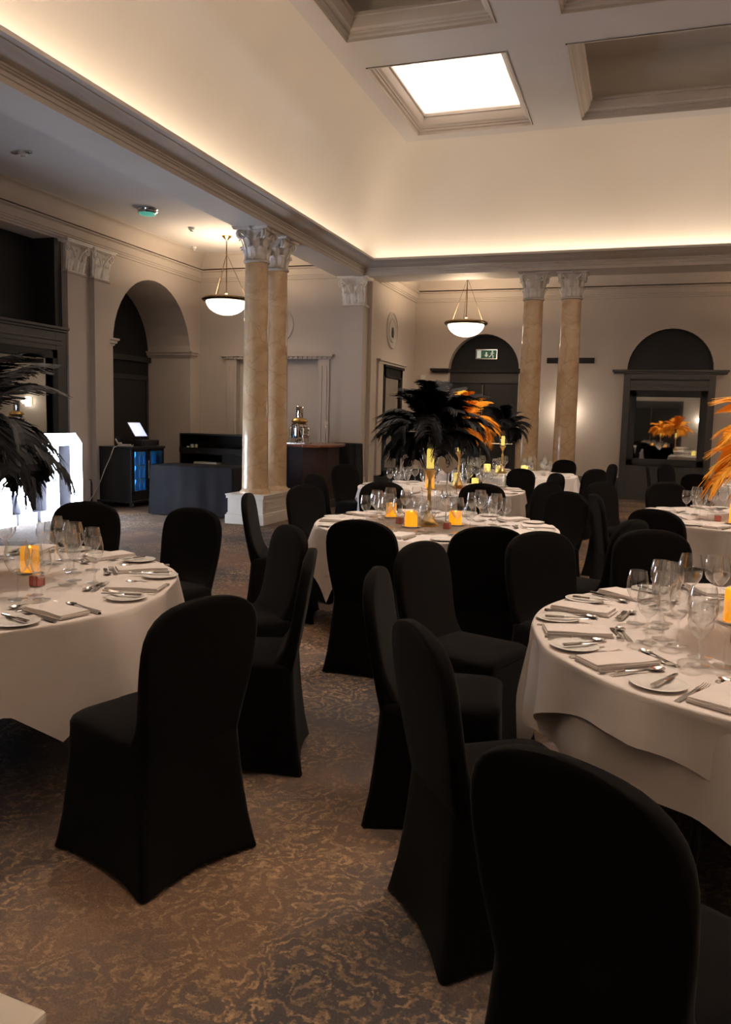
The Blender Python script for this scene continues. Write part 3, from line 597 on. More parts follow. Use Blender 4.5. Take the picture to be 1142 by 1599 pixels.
# ================================================================== furniture
# ------------------------------------------------------------------ spandex covered chair
def rrect(hx, y0, y1, n=11, r=.05):
    """rounded rectangle outline points with side parameter u"""
    pts = []; cyy_ = (y0+y1)/2; hy = (y1-y0)/2; r = min(r, hx*.9, hy*.9)
    for (cx_, cy_, a0) in ((hx-r, hy-r, 0), (-hx+r, hy-r, 90), (-hx+r, -hy+r, 180), (hx-r, -hy+r, 270)):
        for i in range(6):
            a = radians(a0+90*i/5); pts.append((cx_+r*cos(a), cy_+r*sin(a)))
        nx = {0: (-hx+r, hy), 90: (-hx, -hy+r), 180: (hx-r, -hy), 270: (hx, hy-r)}[a0]
        lx, ly = pts[-1]
        for i in range(1, 6): t = i/6; pts.append((lx+(nx[0]-lx)*t, ly+(nx[1]-ly)*t))
    return [(x, y+cyy_) for x, y in pts]
def mk_chair(name, label, group=None):
    c = tag(empty(name), label, 'chair', group)
    lev = [(.0, .245, -.262, .275), (.04, .238, -.255, .268), (.12, .228, -.240, .256), (.22, .219, -.228, .247), (.32, .213, -.218, .240), (.40, .210, -.211, .236), (.435, .209, -.208, .234)]
    mb = MB(); n = None
    def loft(mb, rings):
        n = len(rings[0]); o = len(mb.v); vs = [p for r_ in rings for p in r_]
        mb.add(vs, [(i*n+j, i*n+(j+1) % n, (i+1)*n+(j+1) % n, (i+1)*n+j) for i in range(len(rings)-1) for j in range(n)])
    rings = []
    for z, hx, y0, y1 in lev:
        ring = []
        for (x, y) in rrect(hx, y0, y1, r=.03+.02*z/.4):
            u = x/hx; v = (y-(y0+y1)/2)/((y1-y0)/2); k_ = (1-z/.435)
            side = 1-min(abs(u), abs(v))**2
            inx = .026*k_*(1-v*v) if abs(u) > .9 else 0; iny = .026*k_*(1-u*u) if abs(v) > .9 else 0
            lift = .022*(k_**6)*side
            ring.append((x-math.copysign(inx, x), y-math.copysign(iny, v), z+lift+.003))
        rings.append(ring)
    loft(mb, rings); mb.build('skirt', 'spandex', c, True)
    mb = MB(); rings = []
    for z, hx, y0, y1, r_ in ((.435, .209, -.208, .234, .05), (.455, .210, -.208, .236, .055), (.470, .206, -.205, .232, .06), (.481, .192, -.2, .218, .06), (.487, .16, -.18, .185, .06), (.489, .08, -.1, .1, .05)):
        rings.append([(x, y, z+.006*(1-(x/.21)**2)) for x, y in rrect(hx, y0, y1, r=r_)])
    loft(mb, rings); nn = len(rings[-1]); mb.f.append(tuple(range(len(mb.v)-nn, len(mb.v)))); mb.build('seat', 'spandex', c, True)
    mb = MB(); rings = []; zs_ = [.436, .45, .47, .49, .52, .55, .59, .63, .68, .73, .78, .82, .855, .88, .9, .913, .922, .928, .931]
    for z in zs_:
        hw_ = .197+.030*sin(min(1, max(0, (z-.45)/.32))*pi/2)
        if z > .70: q = (z-.70)/.2315; hw_ *= (max(0, 1-q**4.2))**(1/2.3)
        hw_ = max(hw_, .02)
        yr = -.208-.082*max(0, (z-.44)/.49)**.9; th = .046+.10*math.exp(-(z-.44)/.055)
        if z > .90: th = max(.02, .046*(1-((z-.90)/.034)**2*.55)); yr += (.046-th)/2
        rings.append([(x, y, z) for x, y in rrect(hw_, yr, yr+th, r=min(.028, th*.48))])
    loft(mb, rings); nn = len(rings[-1]); mb.f.append(tuple(range(len(mb.v)-nn, len(mb.v)))); mb.build('backrest', 'spandex', c, True)
    return c
T1, T2, T3, T4, T5, T6, T7 = (-2.86, 2.70), (.66, 3.15), (-1.38, 5.70), (-2.10, 8.85), (-1.85, 12.0), (1.02, 7.35), (1.72, 12.1)
C3, C4 = (-1.35, 5.85), (-2.20, 8.90)
chair0 = None
def chair(T, ang, d, label, turn=0., pos=None, group=None):
    """d: distance of the top of the backrest from the table centre"""
    global chair0
    a = radians(ang)
    px, py = (T[0]+d*cos(a), T[1]+d*sin(a)) if pos is None else pos
    f = a+pi+radians(turn)                      # facing
    x, y = px+.27*cos(f), py+.27*sin(f); rz = f-pi/2
    if chair0 is None:
        chair0 = mk_chair('banquet_chair', label, group); chair0.location = (x, y, 0); chair0.rotation_euler = (0, 0, rz); return chair0
    return dup(chair0, (x, y, 0), rz, label, group)
B = 'black covered chair '
chair(T1, -17, 1.67, B+'seen from behind, large, at the near side of the left foreground table', -4)
chair(T1, 19, 1.62, B+'second along at the right of the left foreground table, seen edge-on')
chair(T1, 47, 1.66, B+'third along at the right of the left foreground table, facing left')
chair(T1, 81, 1.70, B+'beyond the right rim of left foreground table, facing the camera')
chair(T1, 107, 1.72, B+'behind the left foreground table glasses, before the lit letters')
chair(T1, -62, 1.60, B+'cut by the left picture edge, only skirt corner showing')
chair(T2, -110, 1.95, B+'largest of all, at the bottom right corner of the picture', -9, pos=(-.085, 1.37))
chair(T2, -141, 1.58, B+'just behind the largest one, with its seat toward the right foreground table', -4)
chair(T2, -172, 1.62, B+'with narrow back, middle of three left of right foreground table')
chair(T2, 162, 1.71, B+'with long sweeping seat, furthest of three left of right foreground table')
chair(T2, 134, 1.65, B+'at the far left rim of the right foreground table')
chair(T2, 110, 1.68, B+'directly behind the glasses of the right foreground table')
chair(T2, 82, 1.68, B+'at the right picture edge behind the right foreground table')
chair(C3, -95, 1.54, B+'seen square from behind at the near left of the gold candlestick table')
chair(C3, -68, 1.57, B+'seen from behind at the near right of the gold candlestick table')
chair(C3, 197, 1.48, B+'left of the gold candlestick table, edge-on beside the white plinth')
chair(C3, 158, 1.48, B+'between the marble columns and the gold candlestick table, front visible')
chair(C3, 125, 1.57, B+'behind the tall glasses at the far left of the gold candlestick table')
chair(C3, 91, 1.66, B+'behind the candle at the far right of the gold candlestick table')
chair(C3, 57, 1.45, B+'at the far right of the gold candlestick table, broad grey-lit front')
chair(C3, -27, 1.50, B+'at the near right rim of gold candlestick table, showing its back')
chair(C4, -128, 1.55, B+'with bluish back in front of the mahogany bar')
chair(C4, 152, 1.52, B+'in front of the black draped stand beside the bar')
chair(C4, 60, 1.60, B+'on the right behind the orange feather table')
chair(C4, 88, 1.60, B+'straight behind the orange feather table')
chair(C4, -31, 1.60, B+'at the near right of the orange feather table')
chair(C4, 30, 1.50, B+'at the far right of the orange feather table')
chair(T5, -40, 1.72, B+'at the near right of the furthest table, by the back columns')
chair(T5, 62, 1.52, B+'beyond the furthest table, below the right back column')
chair(T5, 18, 1.56, B+'at the right of the furthest table, against the pale back wall')
chair(T5, 184, 1.52, B+'at the left of the furthest table, under the black feathers')
chair(T6, -122, 1.70, B+'at the near left of the table beyond the right foreground one')
chair(T6, 197, 1.42, B+'back to back with another, left of the orange plume table')
chair(T6, 141, 1.78, B+'with a wide grey-lit front, standing alone in the middle aisle at right')
chair(T6, 116, 1.72, B+'in front of the dark mirror surround, broad front to the camera')
chair(T7, 180, 1.62, B+'side-on at the left of the table below the mirror')
chair(T7, 148, 1.60, B+'furthest left, under the dark mirror surround')
chair(T7, -127, 1.75, B+'in front of the white draped table below the mirror')

# ------------------------------------------------------------------ tables and cloths
def cloth_mesh(R, dropf, seed, amp=.03, nf=14, flare=.03, zt=.750, name='tablecloth', sub=False):
    rnd = random.Random(seed); N = 240; ph = [rnd.uniform(0, 6.28) for _ in range(5)]
    mb = MB(); rows = []
    for rr_ in (0.001, .25, .5, .75, .9, .96, .985): rows.append(('t', rr_))
    for t in [0, .012, .03, .06, .1, .16, .24, .34, .45, .57, .7, .83, .93, 1.]: rows.append(('d', t))
    for kind, t in rows:
        for i in range(N):
            a = 2*pi*i/N
            if kind == 't': r_ = R*t; z = zt+.0008*sin(9*a+ph[0])*t
            else:
                D = dropf(a)
                fold = (.7*(1-2.2*abs(sin(nf*.5*a+ph[4]+.8*sin(2*a+ph[1])))**.7)*.6+sin(nf*a+ph[0]+1.2*sin(3*a+ph[1]))*.6+sin((nf*.5+1)*a+ph[2])*.35+sin((nf*2+1)*a+ph[3])*.22)
                e_ = min(1, t/.06); r_ = R+.012*sqrt(max(0, 1-(1-e_)**2))+flare*t+amp*(t**.6)*fold*(.5+D); r_ = max(r_, R-.01*t)
                z = zt-.010*(1-sqrt(max(0, 1-e_*e_)))-D*t
            mb.v.append((r_*cos(a), r_*sin(a), z))
    n_ = len(rows)
    for j in range(n_-1):
        for i in range(N): mb.f.append((j*N+i, j*N+(i+1) % N, (j+1)*N+(i+1) % N, (j+1)*N+i))
    mb.f.append(tuple(range(N)))
    return mb
def square_drop(s, phi, mx=.6, R=1.):
    def f(a):
        b_ = a-radians(phi); return min(mx, s/max(abs(cos(b_)), abs(sin(b_)))-R)
    return f
def peak_drop(base, angs, ext, wd):
    def f(a):
        d_ = base
        for q in angs:
            x = (a-radians(q)+pi) % (2*pi)-pi; d_ += ext*max(0, 1-abs(x)/radians(wd))
        return d_+.012*sin(5*a)
    return f
def table(T, tlabel, clabels, kind):
    R_ = {3: .86, 4: .92}.get(kind, 1.)
    t = tag(empty('round_table', (T[0], T[1], 0)), tlabel, 'table')
    MB().lathe([(0, .715), (R_-.015, .715), (R_-.01, .72), (R_-.01, .738), (0, .738)], 64).build('tabletop', 'dark_wood', t)
    for i in range(4):
        a = pi/4+pi/2*i
        MB().tube([(.60*cos(a), .60*sin(a), 0), (.55*cos(a), .55*sin(a), .716)], .016, 8).build('leg', 'black_plastic', t)
    if kind == 1:
        o = cloth_mesh(1.0, peak_drop(.30, (-21, 69, 159, 249), .15, 11), 3, .085, 10).build('tablecloth', 'linen', None, True); o.location = (T[0], T[1], 0)
        tag(o, clabels[0], 'tablecloth')
    else:
        phi = {2: -132}.get(kind, {3: -90, 4: -70, 5: -60, 6: -65, 7: -80}.get(kind, 0))
        o = cloth_mesh(R_-.005, lambda a: .30+.01*sin(4*a), kind*7, .09, 9, .015, .745).build('tablecloth', 'linen', None, True); o.location = (T[0], T[1], 0)
        tag(o, clabels[0], 'tablecloth')
        o = cloth_mesh(R_+.008, square_drop(1.125*R_, phi, .5, R_), kind*5+1, .095, 8, .03, .7505).build('tablecloth', 'linen', None, True); o.location = (T[0], T[1], 0)
        tag(o, clabels[1], 'tablecloth')
table(T1, 'round banquet table at the left foreground, hidden under its white cloth', ['white tablecloth with a pointed hanging corner on the left foreground table'], 1)
for T, kd, nm in ((T2, 2, 'right foreground table'), (T3, 3, 'table with the gold candlestick'), (T4, 4, 'orange feather table'), (T5, 5, 'furthest table, before the back columns'), (T6, 6, 'table beyond the right foreground one'), (T7, 7, 'far right table')):
    table(T, 'round banquet table hidden under cloths: '+nm, ['long white under-cloth hanging below the top cloth of the '+nm, 'square white top cloth spread over the '+nm], kd)

# ------------------------------------------------------------------ tableware
ZT = .7525
def glass_mesh(kind, n=24):
    if kind == 0: P_ = [(.039, .001), (.037, .0025), (.012, .005), (.0045, .014), (.0038, .06), (.0042, .092), (.012, .102), (.031, .120), (.045, .145), (.049, .168), (.047, .195), (.041, .222), (.0375, .238)]
    elif kind == 1: P_ = [(.035, .001), (.033, .0025), (.011, .005), (.0045, .014), (.0036, .05), (.004, .080), (.010, .089), (.026, .103), (.037, .125), (.0405, .145), (.039, .168), (.034, .194), (.032, .204)]
    else: P_ = [(.033, .001), (.031, .0025), (.010, .005), (.004, .014), (.0034, .055), (.0036, .085), (.009, .094), (.023, .110), (.0335, .132), (.036, .152), (.0345, .176), (.031, .20), (.030, .212)]
    th = .0011; inner = [(max(r-th, 0), z) for r, z in P_[6:]][::-1]; inner.append((0, P_[6][1]+.004))
    return MB().lathe([(0, .0)]+P_+inner, n)
def along(mb, path, widths, th):
    """flat blade: path of (y, z) with half widths and thickness"""
    vs = []; n = len(path)
    for (y, z), w_, t in zip(path, widths, th if isinstance(th, list) else [th]*n):
        vs += [(-w_, y, z), (w_, y, z), (w_*.8, y, z+t), (-w_*.8, y, z+t)]
    fs = [(i*4+j, i*4+(j+1) % 4, (i+1)*4+(j+1) % 4, (i+1)*4+j) for i in range(n-1) for j in range(4)]+[(0, 1, 2, 3), (4*n-4, 4*n-3, 4*n-2, 4*n-1)]
    return mb.add(vs, fs)
def fork_mesh(L=.20):
    mb = along(MB(), [(0, 0), (L*.2, .001), (L*.45, .004), (L*.62, .008), (L*.70, .006), (L*.78, .002)], [.009, .010, .005, .003, .010, .0125], .0025)
    for x in (-.0105, -.0035, .0035, .0105): mb.tube([(x, L*.77, .003), (x, L*.9, .004), (x*.95, L, .009)], [.0022, .002, .0012], 4)
    return mb
def spoon_mesh(L=.20):
    mb = along(MB(), [(0, 0), (L*.2, .001), (L*.45, .004), (L*.66, .008), (L*.74, .006)], [.009, .010, .005, .003, .005], .0025)
    vs = []; rings = 5; N = 16
    vs.append((0, L*.86, .0005))
    for i in range(1, rings+1):
        for j in range(N): a = 2*pi*j/N; q = i/rings; vs.append((.019*q*cos(a), L*.86+.028*q*sin(a), .0005+.0075*q*q))
    fs = [(0, 1+j, 1+(j+1) % N) for j in range(N)]+[(1+(i-1)*N+j, 1+(i-1)*N+(j+1) % N, 1+i*N+(j+1) % N, 1+i*N+j) for i in range(1, rings) for j in range(N)]
    return mb.add(vs, fs)
def knife_mesh(L=.22):
    mb = along(MB(), [(0, 0), (L*.05, 0), (L*.38, .0), (L*.42, .001)], [.007, .009, .0075, .005], .006)
    return along(mb, [(L*.42, .001), (L*.47, .002), (L*.75, .002), (L*.93, .002), (L, .002)], [.005, .009, .0095, .0075, .002], .0016)
def plate_mesh(r_=.082):
    return MB().lathe([(0, .001), (r_*.58, .001), (r_*.62, .003), (r_*.98, .009), (r_, .0105), (r_*.97, .0115), (r_*.64, .0060), (r_*.58, .004), (0, .004)], 40)
def napkin_mesh(sd):
    rnd = random.Random(sd); mb = MB(); z = 0
    for l_ in range(3):
        ox, oy = rnd.uniform(-.003, .003), rnd.uniform(-.004, .004); a, b_ = .062-.001*l_, .118-.002*l_; h = .0058
        N = 12; vs = []
        for zz, sh in ((z, .001), (z+.0012, 0), (z+.003, 0), (z+h, .001)):
            for i in range(N+1):
                t = -1+2*i/N
                vs.append((-(a-sh)+ox, (b_-sh)*t+oy, zz+.0012*sin(t*4+l_)*(l_ > 1)))
            for i in range(N+1):
                t = 1-2*i/N
                vs.append(((a-sh)+ox, (b_-sh)*t+oy, zz+.0016*cos(t*3+l_)*(l_ > 1)))
        m_ = 2*(N+1)
        fs = [(i*m_+j, i*m_+(j+1) % m_, (i+1)*m_+(j+1) % m_, (i+1)*m_+j) for i in range(3) for j in range(m_)]
        for i in range(N): fs += [(i, i+1, m_-2-i, m_-1-i), (3*m_+i, 3*m_+i+1, 3*m_+m_-2-i, 3*m_+m_-1-i)]
        mb.add(vs, fs); z += h-.0002
    return mb
PROTO = {}
def proto(key):
    if key in PROTO: return PROTO[key]
    nm, mb, mt, sm = {'g0': ('wine_glass', lambda: glass_mesh(0), 'glass', True), 'g1': ('wine_glass', lambda: glass_mesh(1), 'glass', True), 'g2': ('wine_glass', lambda: glass_mesh(2), 'glass', True),
        'f0': ('wine_glass', lambda: glass_mesh(0, 14), 'glass', True), 'f1': ('wine_glass', lambda: glass_mesh(1, 14), 'glass', True), 'f2': ('wine_glass', lambda: glass_mesh(2, 14), 'glass', True),
        'fork': ('fork', fork_mesh, 'steel', True), 'spoon': ('spoon', spoon_mesh, 'steel', True), 'knife': ('table_knife', knife_mesh, 'steel', True), 'bknife': ('butter_knife', lambda: knife_mesh(.17), 'steel', True),
        'plate': ('side_plate', plate_mesh, 'china', True), 'napkin': ('folded_napkin', lambda: napkin_mesh(1), 'napkin_linen', False), 'dspoon': ('dessert_spoon', lambda: spoon_mesh(.18), 'steel', True), 'dfork': ('dessert_fork', lambda: fork_mesh(.18), 'steel', True)}[key]
    b0 = mb(); me = b0.build(nm, mt, None, sm, sharp=50); PROTO[key] = [me, False]; return PROTO[key]
def put(key, x, y, z, rz, label, cat, group=None, rx=0.):
    p = proto(key); o = p[0]
    if p[1]: o = o.copy(); COL.objects.link(o)
    p[1] = True; o.location = (x, y, z); o.rotation_euler = (rx, 0, rz); return tag(o, label, cat, group)
rj = random.Random(11)
RAD = {T3: .86, T4: .92}
def local(T, a, r_, s_):
    """point at distance r_ from the table centre along angle a, s_ to the diner's right"""
    r_ -= 1-RAD.get(T, 1.)
    return T[0]+r_*cos(a)-s_*sin(a), T[1]+r_*sin(a)+s_*cos(a)
def setting(T, deg, where, items, far=False, group=None, jit=1.):
    """where: how one finds this place setting"""
    a = radians(deg); inward = a+pi/2          # local +y of an item points to the table centre
    J = lambda q: rj.uniform(-q, q)*jit
    G = (lambda n: '%s %s' % (n, where))
    gk = ('f0', 'f1', 'f2') if far else ('g0', 'g1', 'g2')
    gr = (lambda n: (n+' '+group) if group else None)
    if 'plate' in items:
        x, y = local(T, a, .90+J(.01), -.19+J(.008)); put('plate', x, y, ZT, 0, G('white side plate'), 'plate', gr('side plates'))
        if not far: bx, by = local(T, a, .955, -.175); put('bknife', bx, by, ZT+.0125, inward+J(.15)-.12, G('butter knife'), 'knife', gr('butter knives'))
    if 'fork' in items:
        x, y = local(T, a, .985+J(.01), -.088+J(.004)); put('fork', x, y, ZT, inward+J(.05), G('dinner fork'), 'fork', gr('dinner forks'))
    if 'napkin' in items:
        x, y = local(T, a, .865+J(.01), 0); put('napkin', x, y, ZT, inward+J(.07), G('folded napkin'), 'napkin', gr('napkins'))
    if 'knife' in items:
        x, y = local(T, a, .995+J(.015), .085+J(.004)); put('knife', x, y, ZT, inward+J(.05), G('dinner knife'), 'knife', gr('dinner knives'))
    if 'spoon' in items:
        x, y = local(T, a, .975+J(.01), .112+J(.004)); put('spoon', x, y, ZT, inward+J(.05), G('soup spoon'), 'spoon', gr('soup spoons'))
    if 'dessert' in items:
        x, y = local(T, a, .695+J(.01), .09); put('dspoon', x, y, ZT, a+pi+J(.08), G('dessert spoon'), 'spoon', gr('dessert spoons'))
        x, y = local(T, a, .725+J(.01), -.09); put('dfork', x, y, ZT, a+J(.08), G('dessert fork'), 'fork', gr('dessert forks'))
    if 'glasses' in items:
        for kk, (dr, ds), nm in ((0, (.56, .02), 'large wine glass'), (1, (.64, .085), 'medium wine glass'), (2, (.55, .115), 'slim wine glass')):
            x, y = local(T, a, dr+J(.012), ds+J(.012)); put(gk[kk], x, y, ZT, J(1), G(nm), 'glass', gr(nm+'es'))
ALL = 'plate fork napkin knife spoon dessert glasses'
W1 = 'on the left foreground table, '
setting(T1, -17, W1+'nearest the large chair', ALL)
setting(T1, 15, W1+'at the rightmost rim', ALL)
setting(T1, 44, W1+'between right and far rim', ALL)
setting(T1, 72, W1+'far rim right of the glasses', ALL)
setting(T1, 103, W1+'far rim by the lit letters', ALL)
setting(T1, -48, W1+'lowest at the left picture edge', 'plate fork napkin knife')
W2 = 'on the right foreground table, '
setting(T2, -117, W2+'lowest, at the right picture edge', ALL)
setting(T2, -143, W2+'before the second nearest chair', ALL)
setting(T2, -167, W2+'at the leftmost rim', ALL)
setting(T2, 168, W2+'just past the leftmost rim', ALL)
setting(T2, 141, W2+'at the far left rim', ALL)
setting(T2, 112, W2+'at the middle far rim', ALL)
setting(T2, 84, W2+'far rim cut by picture edge', 'plate fork napkin knife glasses')
def side_phrase(T, deg):
    v = radians(deg)-atan2(-T[1], -T[0]); v = (math.degrees(v)+360) % 360
    names = ['nearest rim', 'near right rim', 'right rim toward the front', 'right rim', 'right rim toward the back', 'far right rim', 'far rim', 'far left rim', 'left rim toward the back', 'left rim', 'left rim toward the front', 'near left rim']
    return names[int((v+15)//30) % 12]
for T, nm, off, its, n_ in ((T3, 'of the gold candlestick table', -95, 'plate fork napkin knife dessert glasses', 10), (T4, 'of the orange feather table', -100, 'plate napkin knife glasses', 9), (T6, 'of the right orange table', -120, 'plate fork napkin knife dessert glasses', 9), (T5, 'of the furthest table', -100, 'napkin glasses', 9), (T7, 'of the far right table', 150, 'napkin glasses', 9)):
    seen = set()
    for i in range(n_):
        dg = off+360/n_*i
        x_, y_ = T[0]+.8*cos(radians(dg)), T[1]+.8*sin(radians(dg))
        dd_ = Vector((x_, y_, .8))-camo.location; px_ = 571+FPX*dd_.dot(rr)/dd_.dot(fw)
        if px_ > 1190: continue
        ph_ = side_phrase(T, dg)
        if ph_ in seen: ph_ = ph_+', second place,'
        seen.add(ph_)
        setting(T, dg, 'at the '+ph_+' '+nm, its, far=True)

# ------------------------------------------------------------------ candles, votives, number card
def candle(x, y, r_, h, label, mt='candle_wax', z=ZT, holder=True):
    c = tag(empty('pillar_candle', (x, y, z)), label, 'candle')
    b0 = .008 if holder else 0
    if holder: MB().lathe([(0, 0), (r_*1.35, 0), (r_*1.6, .010), (r_*1.57, .012), (r_*1.3, .006), (0, .006)], 28).build('saucer', 'china', c, True, sharp=60)
    MB().lathe([(0, b0), (r_, b0), (r_*1.01, b0+h*.5), (r_, b0+h*.94), (r_*.93, b0+h), (r_*.8, b0+h*.99), (r_*.55, b0+h*.93), (0, b0+h*.9)], 28).build('wax', mt, c, True, sharp=60)
    MB().lathe([(0, b0+h*.9), (.006, b0+h*.91), (.007, b0+h*.96), (.003, b0+h*1.02), (0, b0+h*1.05)], 10).build('flame', 'candle_flame', c, True)
    return c
def votive(x, y, label, s_=.024):
    c = tag(empty('tealight_holder', (x, y, ZT)), label, 'tealight holder')
    MB().prism([(-s_, -s_), (s_, -s_), (s_, s_), (-s_, s_)], 0, .045).build('glass_cube', 'pink_glass', c, bevel=.004)
    MB().lathe([(0, .045), (s_*.8, .045), (s_*.8, .050), (0, .050)], 16).build('tin_rim', 'steel', c)
candle(-2.66, 3.02, .042, .115, 'glowing orange pillar candle among the glasses of the left foreground table')
votive(-2.43, 2.80, 'small square pink tealight holder on the left foreground table, right of the candle')
votive(-2.55, 2.66, 'small tealight holder at the left picture edge on the left foreground table')
candle(.385, 3.36, .044, .125, 'glowing orange pillar candle cut by the right edge, on the right foreground table')
votive(.36, 3.02, 'small square pink tealight holder on the right foreground table, under the candle')
candle(-1.50, 5.46, .044, .105, 'front left orange candle beside the gold candlestick')
candle(-1.79, 5.93, .040, .105, 'rear left orange candle beside the gold candlestick')
candle(-1.24, 5.72, .046, .095, 'right orange candle with petal-like glass, beside the gold candlestick')
votive(-1.63, 5.62, 'small pink tealight holder left of the gold candlestick')
votive(-1.25, 5.50, 'small pink tealight holder right of the gold candlestick')
candle(-2.17, 8.62, .05, .16, 'tall yellow candle on the table behind the gold candlestick, left of the card stand')
candle(-1.98, 9.15, .045, .15, 'yellow candle in a tall glass on the table behind the gold candlestick', 'candle_pale')
candle(-1.80, 9.3, .04, .09, 'small yellow candle by the stacked glasses on the orange feather table', 'candle_pale')
candle(.74, 6.92, .05, .15, 'pale yellow candle at the right picture edge below the orange feathers', 'candle_wax')
votive(.62, 7.05, 'small pink tealight holder at the right edge on the table beyond')
candle(-2.15, 12.0, .05, .12, 'left pale candle on the furthest table', 'candle_pale')
candle(-1.98, 12.05, .05, .10, 'middle pale candle on the furthest table', 'candle_pale')
candle(-1.60, 12.0, .05, .12, 'right pale candle on the furthest table', 'candle_pale')
candle(1.3, 12.0, .05, .12, 'pale candle on the far right table under the mirror', 'candle_pale')
def card_stand(x, y, z, h, size, label, digit=None, rz=0.):
    c = tag(empty('card_stand', (x, y, z), rz), label, 'table sign')
    MB().lathe([(0, 0), (.055, 0), (.055, .006), (.01, .012), (0, .012)], 24).build('foot', 'steel', c, True, sharp=50)
    MB().tube([(0, 0, .01), (0, 0, h-size*.72)], .0045, 8).build('rod', 'chrome', c, True)
    cd = MB().prism([(0, h-size), (size, h), (0, h+size), (-size, h)], -.003, .003, 'y').build('card', 'napkin_linen', c)
    if digit:
        pts = [(.013*cos(t), -.005, h+.012+.014*sin(t)) for t in [2*pi*i/16 for i in range(17)]]
        MB().tube(pts, .0028, 6).tube([(.013, -.005, h+.012), (.012, -.005, h-.008), (.004, -.005, h-.025), (-.009, -.005, h-.027)], .0028, 6).build('numeral', 'charcoal_paint', cd)
    return c
card_stand(-1.33, 5.80, ZT, .44, .085, 'diamond shaped table number card on a thin rod, right of the gold candlestick', True, .2)
def glass_cylinder(x, y, h, r_, label):
    MBc = MB().lathe([(0, 0), (r_, 0), (r_, h), (r_-.003, h), (r_-.003, .008), (0, .008)], 24)
    o = MBc.build('glass_vase', 'glass', None, True, sharp=40); o.location = (x, y, ZT); tag(o, label, 'vase')
glass_cylinder(-1.98, 9.15, .26, .075, 'clear glass cylinder around the yellow candle behind the number card')
for j, (dx, hh) in enumerate(((-.02, .0), (.09, .0), (.20, .0), (.31, 0))):
    put('f0', -1.95+dx, 9.72, ZT, 0, 'clear wine glass in the tight back row on the orange feather table', 'glass', 'wine glasses in the tight back row')
t_ = tag(MB().lathe([(0, 0), (.13, 0), (.135, .004), (.135, .16), (.13, .164), (.128, .01), (0, .008)], 32).build('ice_bucket', 'glass', None, True, sharp=40), 'wide clear glass bowl full of light on the orange feather table', 'bowl'); t_.location = (-1.55, 9.15, ZT)
for dx, dy, lb in ((-.12, 0, 'left'), (.02, .05, 'right')):
    bt = tag(MB().lathe([(0, 0), (.035, 0), (.037, .01), (.037, .20), (.03, .23), (.013, .27), (.013, .33), (0, .33)], 20).build('water_bottle', 'glass', None, True, sharp=50), 'tall clear bottle, %s of two on the furthest table before the column' % lb, 'bottle'); bt.location = (-1.35+dx, 12.05+dy, ZT)

# ------------------------------------------------------------------ feather centrepieces
def plume_mesh(L, curl, wid, seed):
    rnd = random.Random(seed); mb = MB(); n = 16; pts = []; x = z = 0.; ang = 0.
    for i in range(n+1):
        pts.append((x, 0, z)); t = i/n; ang = -curl*(t**2.0); x += L/n*cos(ang); z += L/n*sin(ang)
    mb.tube(pts, [.0028*(1-.75*i/n) for i in range(n+1)], 5)
    NB = 92
    for i in range(NB):
        t = .16+.84*i/NB; f = t*n; k0 = min(int(f), n-1); q = f-k0
        p = Vector(pts[k0]).lerp(Vector(pts[k0+1]), q); d_ = (Vector(pts[k0+1])-Vector(pts[k0])).normalized(); up = Vector((-d_.z, 0, d_.x))
        wl = wid*(sin(min(1, (t-.12)/.45)*pi/2)**.8)*(1-max(0, (t-.80)/.2)**3*.55)
        for s_ in (-1, 1):
            l_ = wl*rnd.uniform(.75, 1.15); fwd = rnd.uniform(.55, .95); dr = rnd.uniform(.25, .7)
            b_ = p; tip1 = p+Vector((0, s_*l_*.55, 0))+d_*l_*.35*fwd+up*.05*l_; tip2 = p+Vector((0, s_*l_*.95, 0))+d_*l_*fwd-Vector((0, 0, 1))*l_*dr
            w_ = .0042
            a1, a2 = b_+d_*w_, b_-d_*w_; m1, m2 = tip1+d_*w_*1.2, tip1-d_*w_*1.2; e1, e2 = tip2+d_*w_*.5, tip2-d_*w_*.5
            mb.add([a1, a2, m2, m1, e2, e1], [(0, 1, 2, 3), (3, 2, 4, 5)])
    return mb
PLM = {}
def plume(color, v, parent):
    key = (color, v)
    if key not in PLM:
        L_, cu, wd = ((.46, 1.35, .090), (.42, 1.8, .084), (.50, 1.05, .078), (.40, 2.2, .090))[v]
        o = plume_mesh(L_, cu, wd, v*3+1).build('feather', 'feather_'+color, parent); PLM[key] = o; return o
    o = PLM[key].copy(); COL.objects.link(o); o.parent = parent; return o
